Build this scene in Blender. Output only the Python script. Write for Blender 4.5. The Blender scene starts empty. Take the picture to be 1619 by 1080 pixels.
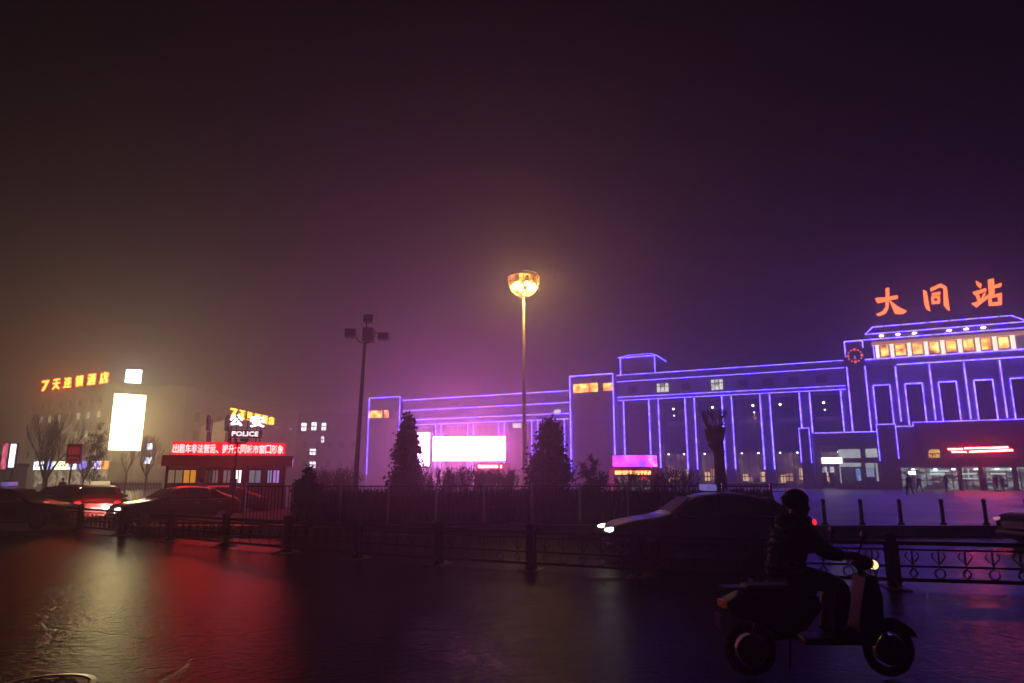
import bpy, math, random
from math import sin, cos, pi, radians
from mathutils import Vector, Matrix
random.seed(7)
C = bpy.context.scene.collection
scene = bpy.context.scene

# ------------------------------------------------------------------ camera and projection
H = 1.75
F = 1079.33
PITCH = math.atan(215 / F)
CX, CY = 809.5, 540.0
cam_d = bpy.data.cameras.new("camera")
cam_d.lens = 24; cam_d.sensor_width = 36; cam_d.clip_start = 0.05; cam_d.clip_end = 3000
cam = bpy.data.objects.new("camera", cam_d); C.objects.link(cam)
cam.location = (0, 0, H); cam.rotation_euler = (pi / 2 + PITCH, 0, 0)
scene.camera = cam

def ray(px, py):
    x, y = (px - CX) / F, -(py - CY) / F
    return Vector((x, cos(PITCH) - y * sin(PITCH), sin(PITCH) + y * cos(PITCH)))
def G(px, py, z=0.0):
    r = ray(px, py); t = (z - H) / r.z
    return Vector((r.x * t, r.y * t, z))
def atY(px, py, Y):
    r = ray(px, py); t = Y / r.y
    return Vector((r.x * t, Y, H + r.z * t))
def X_at(px, Y): return (px - CX) / 1100.5 * Y
def Z_at(py, Y): return atY(CX, py, Y).z
# the station's own frame: x along the facade, y into the building, z up
FO = Vector((X_at(1500, 88), 88, 0))
FU = Vector((0.899, -0.438, 0)).normalized(); FD = Vector((-FU.y, FU.x, 0))
FM = Matrix(((FU.x, FD.x, 0, FO.x), (FU.y, FD.y, 0, FO.y), (0, 0, 1, 0), (0, 0, 0, 1)))
def FP(px, py, d=0.0):
    r = ray(px, py); c = Vector((0, 0, H))
    t = ((FO + FD * d - c).dot(FD)) / r.dot(FD)
    p = c + r * t - FO
    return (p.dot(FU), p.z)

# ------------------------------------------------------------------ materials
MATS = {}
def mat(name, color=(.5, .5, .5), rough=.6, metal=0.0, emit=None, strength=0.0, noise=0.0, nscale=3.0, bump=0.0, bscale=20.0, spec=.5, alpha=None, transmission=0.0, rnoise=0.0):
    if name in MATS: return MATS[name]
    m = bpy.data.materials.new(name); m.use_nodes = True; MATS[name] = m
    nt = m.node_tree; b = nt.nodes['Principled BSDF']
    b.inputs['Base Color'].default_value = (*color, 1); b.inputs['Roughness'].default_value = rough
    b.inputs['Metallic'].default_value = metal; b.inputs['Specular IOR Level'].default_value = spec
    b.inputs['Transmission Weight'].default_value = transmission
    if emit:
        b.inputs['Emission Color'].default_value = (*emit, 1); b.inputs['Emission Strength'].default_value = strength
    if noise or bump or rnoise:
        tc = nt.nodes.new('ShaderNodeTexCoord')
    if noise:
        n = nt.nodes.new('ShaderNodeTexNoise'); n.inputs['Scale'].default_value = nscale; n.inputs['Detail'].default_value = 6
        nt.links.new(tc.outputs['Object'], n.inputs['Vector'])
        r = nt.nodes.new('ShaderNodeValToRGB')
        r.color_ramp.elements[0].position = .3; r.color_ramp.elements[1].position = .7
        r.color_ramp.elements[0].color = (*[c * (1 - noise) for c in color], 1)
        r.color_ramp.elements[1].color = (*[min(1, c * (1 + noise)) for c in color], 1)
        nt.links.new(n.outputs['Fac'], r.inputs['Fac']); nt.links.new(r.outputs['Color'], b.inputs['Base Color'])
    if rnoise:
        n3 = nt.nodes.new('ShaderNodeTexNoise'); n3.inputs['Scale'].default_value = .45; n3.inputs['Detail'].default_value = 5
        nt.links.new(tc.outputs['Object'], n3.inputs['Vector'])
        mr = nt.nodes.new('ShaderNodeMapRange'); mr.inputs['From Min'].default_value = .35; mr.inputs['From Max'].default_value = .65
        mr.inputs['To Min'].default_value = max(.03, rough - rnoise); mr.inputs['To Max'].default_value = rough + rnoise
        nt.links.new(n3.outputs['Fac'], mr.inputs['Value']); nt.links.new(mr.outputs['Result'], b.inputs['Roughness'])
    if bump:
        n2 = nt.nodes.new('ShaderNodeTexNoise'); n2.inputs['Scale'].default_value = bscale; n2.inputs['Detail'].default_value = 4
        nt.links.new(tc.outputs['Object'], n2.inputs['Vector'])
        bp = nt.nodes.new('ShaderNodeBump'); bp.inputs['Strength'].default_value = bump; bp.inputs['Distance'].default_value = .02
        nt.links.new(n2.outputs['Fac'], bp.inputs['Height']); nt.links.new(bp.outputs['Normal'], b.inputs['Normal'])
    return m

def screen_mat(name, cols, strength, scale=2.0, seed=0.0, stretch=(1, 1, 1)):
    """a lit screen or translucent panel whose picture is a pattern of coloured patches"""
    m = bpy.data.materials.new(name); m.use_nodes = True; nt = m.node_tree; b = nt.nodes['Principled BSDF']
    b.inputs['Base Color'].default_value = (.03, .03, .03, 1)
    tc = nt.nodes.new('ShaderNodeTexCoord'); mp = nt.nodes.new('ShaderNodeMapping')
    mp.inputs['Location'].default_value = (seed, seed * .7, seed * 1.3); mp.inputs['Scale'].default_value = stretch
    n = nt.nodes.new('ShaderNodeTexNoise'); n.inputs['Scale'].default_value = scale; n.inputs['Detail'].default_value = 3
    r = nt.nodes.new('ShaderNodeValToRGB'); cr = r.color_ramp
    k = len(cols)
    while len(cr.elements) < k: cr.elements.new(.5)
    for i, c in enumerate(cols):
        cr.elements[i].position = .34 + .32 * i / max(1, k - 1); cr.elements[i].color = (*c, 1)
    nt.links.new(tc.outputs['Object'], mp.inputs['Vector']); nt.links.new(mp.outputs['Vector'], n.inputs['Vector'])
    nt.links.new(n.outputs['Fac'], r.inputs['Fac']); nt.links.new(r.outputs['Color'], b.inputs['Emission Color'])
    b.inputs['Emission Strength'].default_value = strength
    return m

stone = mat('pale_stone', (.36, .32, .31), .7, noise=.16, nscale=.6, bump=.15, bscale=3)
stone_tower = mat('tower_stone', (.38, .31, .30), .7, noise=.1, nscale=.5)
stone_brown = mat('brown_stone', (.22, .13, .10), .7, noise=.2, nscale=.8)
def joints(m, bw, bh, mort=.018, dark=.55):
    nt = m.node_tree; b = nt.nodes['Principled BSDF']; src = b.inputs['Base Color'].links[0].from_socket
    tc = nt.nodes.new('ShaderNodeTexCoord'); sp_ = nt.nodes.new('ShaderNodeSeparateXYZ'); cb_ = nt.nodes.new('ShaderNodeCombineXYZ')
    nt.links.new(tc.outputs['Object'], sp_.inputs[0]); nt.links.new(sp_.outputs['X'], cb_.inputs['X']); nt.links.new(sp_.outputs['Z'], cb_.inputs['Y'])
    br = nt.nodes.new('ShaderNodeTexBrick'); br.inputs['Scale'].default_value = 1; br.inputs['Brick Width'].default_value = bw; br.inputs['Row Height'].default_value = bh
    br.inputs['Mortar Size'].default_value = mort; br.inputs['Color1'].default_value = (1, 1, 1, 1); br.inputs['Color2'].default_value = (.82, .82, .82, 1); br.inputs['Mortar'].default_value = (dark, dark, dark, 1)
    nt.links.new(cb_.outputs[0], br.inputs['Vector'])
    mx = nt.nodes.new('ShaderNodeMix'); mx.data_type = 'RGBA'; mx.blend_type = 'MULTIPLY'; mx.inputs['Factor'].default_value = 1
    nt.links.new(src, mx.inputs['A']); nt.links.new(br.outputs['Color'], mx.inputs['B']); nt.links.new(mx.outputs['Result'], b.inputs['Base Color'])
joints(stone, 1.6, .8, .03); joints(stone_tower, 1.8, .9, .03); joints(stone_brown, 1.4, .7, .03)
dark_glass = mat('dark_glass', (.015, .015, .025), .08, spec=.6)
roof_tile = mat('roof_tile', (.12, .09, .10), .6, noise=.2, nscale=4)
neon = screen_mat('violet_neon', [(.06, .03, .7), (.092, .05, 1.0), (.125, .075, 1.0)], 22, 1.4)
dark_metal = mat('dark_metal', (.03, .03, .035), .45, metal=.7, noise=.3, nscale=8)
grey_metal = mat('grey_metal', (.22, .22, .23), .4, metal=.8, noise=.2, nscale=6)
black_paint = mat('black_paint', (.016, .017, .018), .35, noise=.3, nscale=9)
white_paint = mat('white_paint', (.7, .7, .68), .5, noise=.1, nscale=5)
red_panel = mat('red_panel', (.35, .015, .02), .5, noise=.15, nscale=3)
rubber = mat('rubber', (.012, .012, .012), .8)
bark = mat('bark', (.06, .045, .035), .85, noise=.3, nscale=9, bump=.5, bscale=30)
leaf_dark = mat('evergreen_leaf', (.022, .04, .022), .6, noise=.5, nscale=1.5)
leaf_mid = mat('shrub_leaf', (.04, .055, .025), .6, noise=.5, nscale=2.5)
lamp_white = mat('lamp_white', (.8, .8, .8), .4, emit=(1, .93, .82), strength=14)

# ------------------------------------------------------------------ mesh helpers
class MB:
    def __init__(s): s.v = []; s.f = []; s.smooth = False
    def add(s, vs, fs):
        o = len(s.v); s.v.extend([tuple(p) for p in vs]); s.f.extend([tuple(i + o for i in f) for f in fs]); return s
    def box(s, x0, x1, y0, y1, z0, z1, M=None):
        if x0 > x1: x0, x1 = x1, x0
        if y0 > y1: y0, y1 = y1, y0
        if z0 > z1: z0, z1 = z1, z0
        vs = [Vector(p) for p in ((x0, y0, z0), (x1, y0, z0), (x1, y1, z0), (x0, y1, z0), (x0, y0, z1), (x1, y0, z1), (x1, y1, z1), (x0, y1, z1))]
        if M: vs = [M @ p for p in vs]
        return s.add(vs, [(0, 3, 2, 1), (4, 5, 6, 7), (0, 1, 5, 4), (1, 2, 6, 5), (2, 3, 7, 6), (3, 0, 4, 7)])
    def quad(s, a, b, c, d): return s.add([a, b, c, d], [(0, 1, 2, 3)])
    def tube(s, p, q, r0, r1=None, n=8, caps=True):
        p, q = Vector(p), Vector(q); r1 = r0 if r1 is None else r1
        d = q - p
        if d.length < 1e-6: return s
        d.normalize(); a = d.orthogonal().normalized(); b = d.cross(a)
        vs = [p + (a * cos(2 * pi * i / n) + b * sin(2 * pi * i / n)) * r0 for i in range(n)] + [q + (a * cos(2 * pi * i / n) + b * sin(2 * pi * i / n)) * r1 for i in range(n)]
        fs = [(i, (i + 1) % n, n + (i + 1) % n, n + i) for i in range(n)]
        if caps: fs += [tuple(range(n))[::-1], tuple(range(n, 2 * n))]
        return s.add(vs, fs)
    def path(s, pts, r, n=6):
        for a, b in zip(pts, pts[1:]): s.tube(a, b, r, r, n)
        return s
    def lathe(s, prof, c=(0, 0, 0), n=16):
        vs = []; fs = []
        for r, z in prof:
            for i in range(n): vs.append((c[0] + r * cos(2 * pi * i / n), c[1] + r * sin(2 * pi * i / n), c[2] + z))
        for k in range(len(prof) - 1):
            for i in range(n): fs.append((k * n + i, k * n + (i + 1) % n, (k + 1) * n + (i + 1) % n, (k + 1) * n + i))
        fs += [tuple(range(n))[::-1], tuple(range((len(prof) - 1) * n, len(prof) * n))]
        return s.add(vs, fs)
    def ball(s, c, rx, ry=None, rz=None, n=10, m=7):
        ry = rx if ry is None else ry; rz = rx if rz is None else rz
        vs = [(c[0], c[1], c[2] - rz)]; fs = []
        for k in range(1, m):
            t = -pi / 2 + pi * k / m
            for i in range(n): vs.append((c[0] + rx * cos(t) * cos(2 * pi * i / n), c[1] + ry * cos(t) * sin(2 * pi * i / n), c[2] + rz * sin(t)))
        vs.append((c[0], c[1], c[2] + rz)); L = len(vs) - 1
        for i in range(n):
            fs.append((0, 1 + (i + 1) % n, 1 + i)); fs.append((L, L - n + i, L - n + (i + 1) % n))
        for k in range(m - 2):
            for i in range(n):
                a = 1 + k * n
                fs.append((a + i, a + (i + 1) % n, a + n + (i + 1) % n, a + n + i))
        return s.add(vs, fs)
    def prism(s, pts, a, b):
        """pts: list of (x,z); extruded from y=a to y=b"""
        n = len(pts)
        vs = [(x, a, z) for x, z in pts] + [(x, b, z) for x, z in pts]
        return s.add(vs, [tuple(range(n)), tuple(range(n, 2 * n))[::-1]] + [(i, n + i, n + (i + 1) % n, (i + 1) % n) for i in range(n)])
    def prism_z(s, pts, z0, z1):
        n = len(pts)
        vs = [(x, y, z0) for x, y in pts] + [(x, y, z1) for x, y in pts]
        return s.add(vs, [tuple(range(n))[::-1], tuple(range(n, 2 * n))] + [(i, (i + 1) % n, n + (i + 1) % n, n + i) for i in range(n)])
    def build(s, name, m, parent=None, smooth=False, bevel=0, loc=None):
        me = bpy.data.meshes.new(name); me.from_pydata(s.v, [], s.f); me.update()
        me.materials.append(m)
        if smooth: me.polygons.foreach_set('use_smooth', [True] * len(me.polygons))
        o = bpy.data.objects.new(name, me); C.objects.link(o)
        if parent: o.parent = parent
        if loc: o.location = loc
        if bevel:
            md = o.modifiers.new('bevel', 'BEVEL'); md.width = bevel; md.segments = 2; md.limit_method = 'ANGLE'
        return o

def thing(name, label, cat, loc=(0, 0, 0), rz=0.0, group=None, M=None):
    o = bpy.data.objects.new(name, None); C.objects.link(o); o.empty_display_size = .2
    if M is not None: o.matrix_world = M
    else: o.location = loc; o.rotation_euler = (0, 0, rz)
    o['label'] = label; o['category'] = cat
    if group: o['group'] = group
    return o
def tag(o, label=None, cat=None, group=None, kind=None):
    if label: o['label'] = label
    if cat: o['category'] = cat
    if group: o['group'] = group
    if kind: o['kind'] = kind
    return o
def children(o): return [c for c in C.objects if c.parent == o]
def copy_tree(o, loc=None, rz=None, label=None):
    c = o.copy(); C.objects.link(c)
    if loc is not None: c.location = loc
    if rz is not None: c.rotation_euler = (0, 0, rz)
    if label: c['label'] = label
    for ch in children(o):
        d = ch.copy(); C.objects.link(d); d.parent = c
        for g in children(ch):
            e = g.copy(); C.objects.link(e); e.parent = d
    return c

def glyphs(name, txt, x0, x1, z0, z1, y, m, parent, extrude=.03, offset=0.0, rot=None, z0b=None):
    """writes txt upright (facing -y) filling the box x0..x1, z0..z1; z0b = lower edge at the right end for rising or sinking lines"""
    cu = bpy.data.curves.new('t', 'FONT'); cu.body = txt; cu.size = 1; cu.extrude = .02; cu.offset = offset; cu.resolution_u = 2
    t = bpy.data.objects.new('t', cu); C.objects.link(t)
    dg = bpy.context.evaluated_depsgraph_get(); dg.update()
    me = bpy.data.meshes.new_from_object(t.evaluated_get(dg)); bpy.data.objects.remove(t); bpy.data.curves.remove(cu)
    xs = [v.co.x for v in me.vertices]; ys = [v.co.y for v in me.vertices]
    if not xs: return None
    ax, bx, ay, by = min(xs), max(xs), min(ys), max(ys)
    for v in me.vertices:
        u = (v.co.x - ax) / max(1e-6, bx - ax); w = (v.co.y - ay) / max(1e-6, by - ay); d = -1 if v.co.z > 0 else 1
        v.co = (x0 + u * (x1 - x0), y + d * extrude, z0 + w * (z1 - z0))
    me.materials.clear(); me.materials.append(m); me.name = name
    o = bpy.data.objects.new(name, me); C.objects.link(o); o.parent = parent
    return o

# ------------------------------------------------------------------ world, air
w = bpy.data.worlds.new("World"); scene.world = w; w.use_nodes = True
nt = w.node_tree; bg = nt.nodes['Background']; out = nt.nodes['World Output']
sky = nt.nodes.new('ShaderNodeTexSky'); sky.sky_type = 'NISHITA'; sky.sun_disc = False
sky.sun_elevation = radians(-6); sky.sun_rotation = radians(200); sky.air_density = 2; sky.dust_density = 6
nt.links.new(sky.outputs['Color'], bg.inputs['Color']); bg.inputs['Strength'].default_value = .05
bg2 = nt.nodes.new('ShaderNodeBackground'); bg2.inputs['Color'].default_value = (1, .78, .95, 1); bg2.inputs['Strength'].default_value = .0014
ad = nt.nodes.new('ShaderNodeAddShader'); nt.links.new(bg.outputs[0], ad.inputs[0]); nt.links.new(bg2.outputs[0], ad.inputs[1]); nt.links.new(ad.outputs[0], out.inputs['Surface'])

hz = MB().box(-330, 330, -60, 420, -1.2, 29).build('haze', bpy.data.materials.new('haze_air'))
hm = hz.data.materials[0]; hm.use_nodes = True; hn = hm.node_tree
hn.nodes.remove(hn.nodes['Principled BSDF'])
pv = hn.nodes.new('ShaderNodeVolumePrincipled'); pv.inputs['Density'].default_value = .0080; pv.inputs['Anisotropy'].default_value = .68
pv.inputs['Color'].default_value = (.92, .9, .9, 1)
hn.links.new(pv.outputs[0], hn.nodes['Material Output'].inputs['Volume'])
tag(hz, kind='stuff')

# ------------------------------------------------------------------ ground
asphalt = mat('wet_asphalt', (.022, .020, .019), .20, noise=.45, nscale=5, spec=.03)
def rough_road(m):
    nt = m.node_tree; b = nt.nodes['Principled BSDF']; tc = nt.nodes.new('ShaderNodeTexCoord')
    hs = []
    for sc_, det, amt, st in ((38, 3, .40, (1, 1, 1)), (10, 7, .95, (1, 1, 1)), (1.3, 3, .75, (.6, 1.6, 1))):
        mp = nt.nodes.new('ShaderNodeMapping'); mp.inputs['Scale'].default_value = st; nt.links.new(tc.outputs['Object'], mp.inputs['Vector'])
        n = nt.nodes.new('ShaderNodeTexNoise'); n.inputs['Scale'].default_value = sc_; n.inputs['Detail'].default_value = det; nt.links.new(mp.outputs[0], n.inputs['Vector'])
        mu = nt.nodes.new('ShaderNodeMath'); mu.operation = 'MULTIPLY'; mu.inputs[1].default_value = amt; nt.links.new(n.outputs['Fac'], mu.inputs[0]); hs.append(mu)
    # long cracks
    vo = nt.nodes.new('ShaderNodeTexVoronoi'); vo.feature = 'DISTANCE_TO_EDGE'; vo.inputs['Scale'].default_value = .28
    mp = nt.nodes.new('ShaderNodeMapping'); nt.links.new(tc.outputs['Object'], mp.inputs['Vector']); wn = nt.nodes.new('ShaderNodeTexNoise'); wn.inputs['Scale'].default_value = 1.1
    nt.links.new(tc.outputs['Object'], wn.inputs['Vector']); va = nt.nodes.new('ShaderNodeVectorMath'); va.operation = 'ADD'; nt.links.new(mp.outputs[0], va.inputs[0]); nt.links.new(wn.outputs['Color'], va.inputs[1]); nt.links.new(va.outputs[0], vo.inputs['Vector'])
    cr = nt.nodes.new('ShaderNodeMapRange'); cr.inputs['From Max'].default_value = .012; cr.inputs['To Min'].default_value = -.35; cr.inputs['To Max'].default_value = 0; nt.links.new(vo.outputs['Distance'], cr.inputs['Value'])
    acc = hs[0].outputs[0]
    for h_ in (hs[1].outputs[0], hs[2].outputs[0], cr.outputs[0]):
        a_ = nt.nodes.new('ShaderNodeMath'); nt.links.new(acc, a_.inputs[0]); nt.links.new(h_, a_.inputs[1]); acc = a_.outputs[0]
    bp = nt.nodes.new('ShaderNodeBump'); bp.inputs['Strength'].default_value = .55; bp.inputs['Distance'].default_value = .03
    nt.links.new(acc, bp.inputs['Height']); nt.links.new(bp.outputs['Normal'], b.inputs['Normal'])
rough_road(asphalt)
far_ground = mat('far_ground_paving', (.06, .055, .05), .4, noise=.3, nscale=.3, bump=.2, bscale=4)
plaza_m = mat('wet_plaza_stone', (.30, .27, .27), .38, noise=.2, nscale=.4, bump=.2, bscale=9, spec=.6, rnoise=.06)
kerb_m = mat('kerb_stone', (.22, .20, .19), .5, noise=.25, nscale=2, bump=.3, bscale=12)
PY = 21.6
def paving(m, bw, bh):
    nt = m.node_tree; b = nt.nodes['Principled BSDF']; src = b.inputs['Base Color'].links[0].from_socket; tc = nt.nodes.new('ShaderNodeTexCoord')
    br = nt.nodes.new('ShaderNodeTexBrick'); br.inputs['Scale'].default_value = 1; br.inputs['Brick Width'].default_value = bw; br.inputs['Row Height'].default_value = bh
    br.inputs['Mortar Size'].default_value = .012; br.inputs['Color1'].default_value = (1, 1, 1, 1); br.inputs['Color2'].default_value = (.7, .7, .7, 1); br.inputs['Mortar'].default_value = (.35, .35, .35, 1)
    nt.links.new(tc.outputs['Object'], br.inputs['Vector'])
    mx = nt.nodes.new('ShaderNodeMix'); mx.data_type = 'RGBA'; mx.blend_type = 'MULTIPLY'; mx.inputs['Factor'].default_value = 1
    nt.links.new(src, mx.inputs['A']); nt.links.new(br.outputs['Color'], mx.inputs['B']); nt.links.new(mx.outputs['Result'], b.inputs['Base Color'])
paving(plaza_m, 1.2, .8)
tag(MB().quad((-320, -50, -.004), (320, -50, -.004), (320, 410, -.004), (-320, 410, -.004)).build('ground', far_ground), kind='structure')
tag(MB().quad((-60, -8, 0), (60, -8, 0), (60, PY + 2, 0), (-60, PY + 2, 0)).build('road', asphalt), kind='structure')
tag(MB().box(-11.5, 120, PY + .18, 130, -.3, .3).build('plaza', plaza_m), kind='structure')
k = MB()
x = -11.5
while x < 60:
    k.box(x + .006, x + .994, PY, PY + .178, -.1, .303); x += 1.0
tag(k.build('plaza_kerb', kerb_m, bevel=.01), kind='structure')
soil = mat('planting_soil', (.05, .035, .025), .9, noise=.4, nscale=3, bump=.6, bscale=10)
tag(MB().box(-11.2, 9.4, 22.3, 34, .28, .36).build('planting_bed', soil), kind='structure')
# manhole cover at the very front
mc = G(66, 1090)
mh = thing('manhole_cover', 'worn round iron manhole cover set in the wet road', 'manhole cover', (mc.x, mc.y, 0))
rust = mat('worn_iron', (.30, .20, .15), .45, metal=.5, noise=.4, nscale=9, bump=.3, bscale=30)
MB().lathe([(.34, -.02), (.34, .012), (.325, .02), (.0, .02)], n=40).build('cover', rust, mh)
pt = MB()
for i in range(-4, 5):
    for j in range(-4, 5):
        if i * i + j * j < 17: pt.box(i * .066 - .022, i * .066 + .022, j * .066 - .008, j * .066 + .008, .02, .027)
pt.build('grip_pattern', rust, mh)
rr = MB()
for i in range(40):
    a, b = 2 * pi * i / 40, 2 * pi * (i + 1) / 40
    rr.add([(r * cos(t), r * sin(t), z) for t in (a, b) for r, z in ((.35, .0), (.35, .026), (.40, .022), (.41, .0))], [(0, 1, 5, 4), (1, 2, 6, 5), (2, 3, 7, 6)])
rr.build('rim', mat('rim_iron', (.45, .38, .33), .3, metal=.8, noise=.2, nscale=10), mh)

# ------------------------------------------------------------------ station building
ST = thing('railway_station', 'long stone railway station outlined in violet neon, clock tower and lit gold attic', 'railway station', M=FM)
def fbox(mb, px0, px1, py0, py1, d0, d1, pd=None, zb=None):
    """box whose front outline is the pixel rectangle on plane d0"""
    a = FP(px0, py0, d0); b = FP(px1, py1, d0)
    mb.box(a[0], b[0], d0, d1, b[1] if zb is None else zb, a[1]); return a, b
def strip(parent, a, b, d=-.12, wd=.085):
    """neon tube from pixel a to pixel b on plane d; edges of one line share real height or real position"""
    pa, pb = FP(a[0], a[1], d), FP(b[0], b[1], d)
    m = MB().tube((pa[0], d, pa[1]), (pb[0], d, pb[1]), wd / 2, wd / 2, 5)
    return m.build('neon_strip', neon, parent)
def hstrip(parent, x0, x1, z, d, wd=.085): return MB().tube((x0, d, z), (x1, d, z), wd / 2, wd / 2, 5).build('neon_strip', neon, parent)
def vstrip(parent, x, z0, z1, d, wd=.085): return MB().tube((x, d, z0), (x, d, z1), wd / 2, wd / 2, 5).build('neon_strip', neon, parent)
def fx(px, py=700, d=0): return FP(px, py, d)[0]
def fz(px, py, d=0): return FP(px, py, d)[1]
ZG = .3
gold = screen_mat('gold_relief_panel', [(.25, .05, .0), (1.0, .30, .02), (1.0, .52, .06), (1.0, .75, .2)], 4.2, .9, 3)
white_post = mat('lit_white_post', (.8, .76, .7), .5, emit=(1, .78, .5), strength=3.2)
win_warm = screen_mat('warm_hall_glass', [(.02, .012, .008), (.07, .04, .02), (.16, .09, .045)], 2.2, .6, 8)
win_pale = screen_mat('pale_office_window', [(.25, .24, .18), (.75, .75, .6), (.9, .85, .7)], 1.7, 1.2, 2)
hall_lamp = mat('hall_lamp', (.8, .8, .8), emit=(1, .9, .85), strength=14)
mull = mat('window_frame_metal', (.08, .075, .08), .5, metal=.3)

# --- far end tower
d = -1.0
et = MB(); xa, xb = fx(582, 690, d), fx(631, 690, d); zt = fz(606, 628.5, d)
et.box(xa, xb, d, 9, -.2, zt); et = et.build('end_tower', stone_tower, ST)
for x_, z0_ in ((xa, fz(580, 750, d)), (xb, fz(631, 685, d))): vstrip(et, x_, z0_, zt, d - .1, .13)
hstrip(et, xa, xb, zt, d - .1, .13)
gp = MB(); a, b = FP(583, 650, d), FP(604, 660, d); gp.box(a[0], b[0], d - .12, d + .05, b[1], a[1]); a, b = FP(608.5, 649, d), FP(614, 660, d); gp.box(a[0], b[0], d - .12, d + .05, b[1], a[1])
gp.build('gold_panel', gold, et)
# --- far wing
x0, x1 = xb, fx(903, 660, 0)
zA, zB, zC, zD = fz(800, 624, 0), fz(800, 641.5, 0), fz(800, 658, 0), fz(800, 666.5, 0)
fw = MB().box(x0, x1, 0, 14, zC, zA - .1).box(x0, x1, 1.2, 13.9, -.2, zC - .002)
fw.box(x0, x1, -.35, 0, zA - .55, zA); fw.box(x0, x1, -.3, 0, zD, zC)
fw = fw.build('far_wing', stone, ST)
for z_ in (zA, zB): hstrip(fw, x0 + .2, x1 - .2, z_, -.45 if z_ == zA else -.1, .12)
for z_ in (zC, zD): hstrip(fw, x0 + .2, x1 - .2, z_, -.4, .12)
pxs = [644, 693, 744, 793, 846, 898]
for p_ in pxs:
    xx = fx(p_, 700, 0)
    MB().box(xx - .55, xx + .55, 0, 1.19, -.2, zD - .003).build('pillar', stone, fw)
    vstrip(fw, xx - .55, 3.4, zD, -.1, .11); vstrip(fw, xx + .55, 3.4, zD, -.1, .11)
for i in range(5):
    xa_, xb_ = fx(pxs[i], 700) + .75, fx(pxs[i + 1], 700) - .75
    g = MB().box(xa_, xb_, 1.1, 1.18, 1.2, zD - .5).build('window', dark_glass, fw)
    mm = MB()
    for k_ in range(1, 4): xx = xa_ + (xb_ - xa_) * k_ / 4; mm.box(xx - .05, xx + .05, 1.02, 1.098, 1.2, zD - .5)
    for z_ in (3.6, 6.2): mm.box(xa_, xb_, 1.0, 1.018, z_ - .06, z_ + .06)
    mm.build('window_bars', mull, fw)
for (p0, p1, y0, y1) in ((811, 824, 670, 676), (876, 886, 648, 653)):
    a, b = FP(p0, y0, -.1), FP(p1, y1, -.1); MB().box(a[0], b[0], -.16, -.02, b[1], a[1]).build('lit_window', win_pale, fw)
# --- middle tower
d = -2.2
xa, xb = fx(903, 680, d), fx(972, 680, d); zt = fz(937, 593, d)
mt = MB().box(xa, xb, d, 12, -.2, zt).box(xa - .12, xb + .12, d - .15, d, zt - .5, zt + .1).build('stair_tower', stone_tower, ST)
vstrip(mt, xa, fz(904, 750, d), zt, d - .22, .17); vstrip(mt, xb, fz(972, 722, d), zt, d - .22, .17); hstrip(mt, xa, xb, zt, d - .22, .16)
gp = MB()
for p0, p1, y0, y1 in ((907, 945, 608, 619), (954, 970, 606.5, 617)):
    a, b = FP(p0, y0, d), FP(p1, y1, d); gp.box(a[0], b[0], d - .12, d + .05, b[1], a[1])
gp.build('gold_panel', gold, mt)
MB().box(xa, xb, d - .1, d - .01, fz(937, 632, d), fz(937, 630, d)).build('string_course', stone, mt)
# --- colonnade wing
x0, x1 = xb, fx(1340, 640, 0)
zA, zB, zC, zD = fz(1150, 583, 0), fz(1150, 594, 0), fz(1150, 620, 0), fz(1150, 625.5, 0)
cw = MB().box(x0, x1, 0, 16, zD, zA - .15).box(x0, x1, -.6, 0, zB, zA).box(x0, x1, -.5, 0, zD - .02, zC).box(x0, x1, 2.6, 15.9, -.2, zD - .003)
cw = cw.build('colonnade_wing', stone, ST)
hstrip(cw, x0 + .1, x1, zA, -.7); hstrip(cw, x0 + .1, x1, zB, -.7); hstrip(cw, x0 + .1, x1, zC, -.6); hstrip(cw, x0 + .1, x1, zD, -.6)
pil = [(986, 986), (1026, 1041), (1083, 1098), (1141.5, 1157), (1202, 1217.5), (1264.5, 1281), (1330.5, 1345)]
pe = []
for i, (a_, b_) in enumerate(pil):
    d = -.2
    xa_, xb_ = fx(a_, 636, d), fx(b_, 636, d)
    if i == 0: xa_ = xb_ - 1.15
    pe.append((xa_, xb_))
    MB().box(xa_, xb_, d, 2.58, -.2, zD - .03).box(xa_ - .08, xb_ + .08, d - .1, d, -.2, 2.3).build('pillar', stone, cw)
    zbot = fz(b_ + 8, 742, d) if i else fz(990, 720, d)
    if i: vstrip(cw, xa_, zbot, zD - .1, d - .1, .17)
    if i < 6: vstrip(cw, xb_, zbot, zD - .1, d - .1, .17)
hi_warm = mat('interior_warm', (.3, .2, .1), emit=(1, .6, .28), strength=2.0); hi_amber = mat('interior_amber', (.3, .2, .1), emit=(.9, .45, .15), strength=1.0); hi_dark = mat('interior_dark', (.03, .02, .02), .6)
zf1 = fz(1150, 716, 2); zf2 = fz(1150, 672, 2); zf3 = fz(1150, 645, 2)
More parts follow.
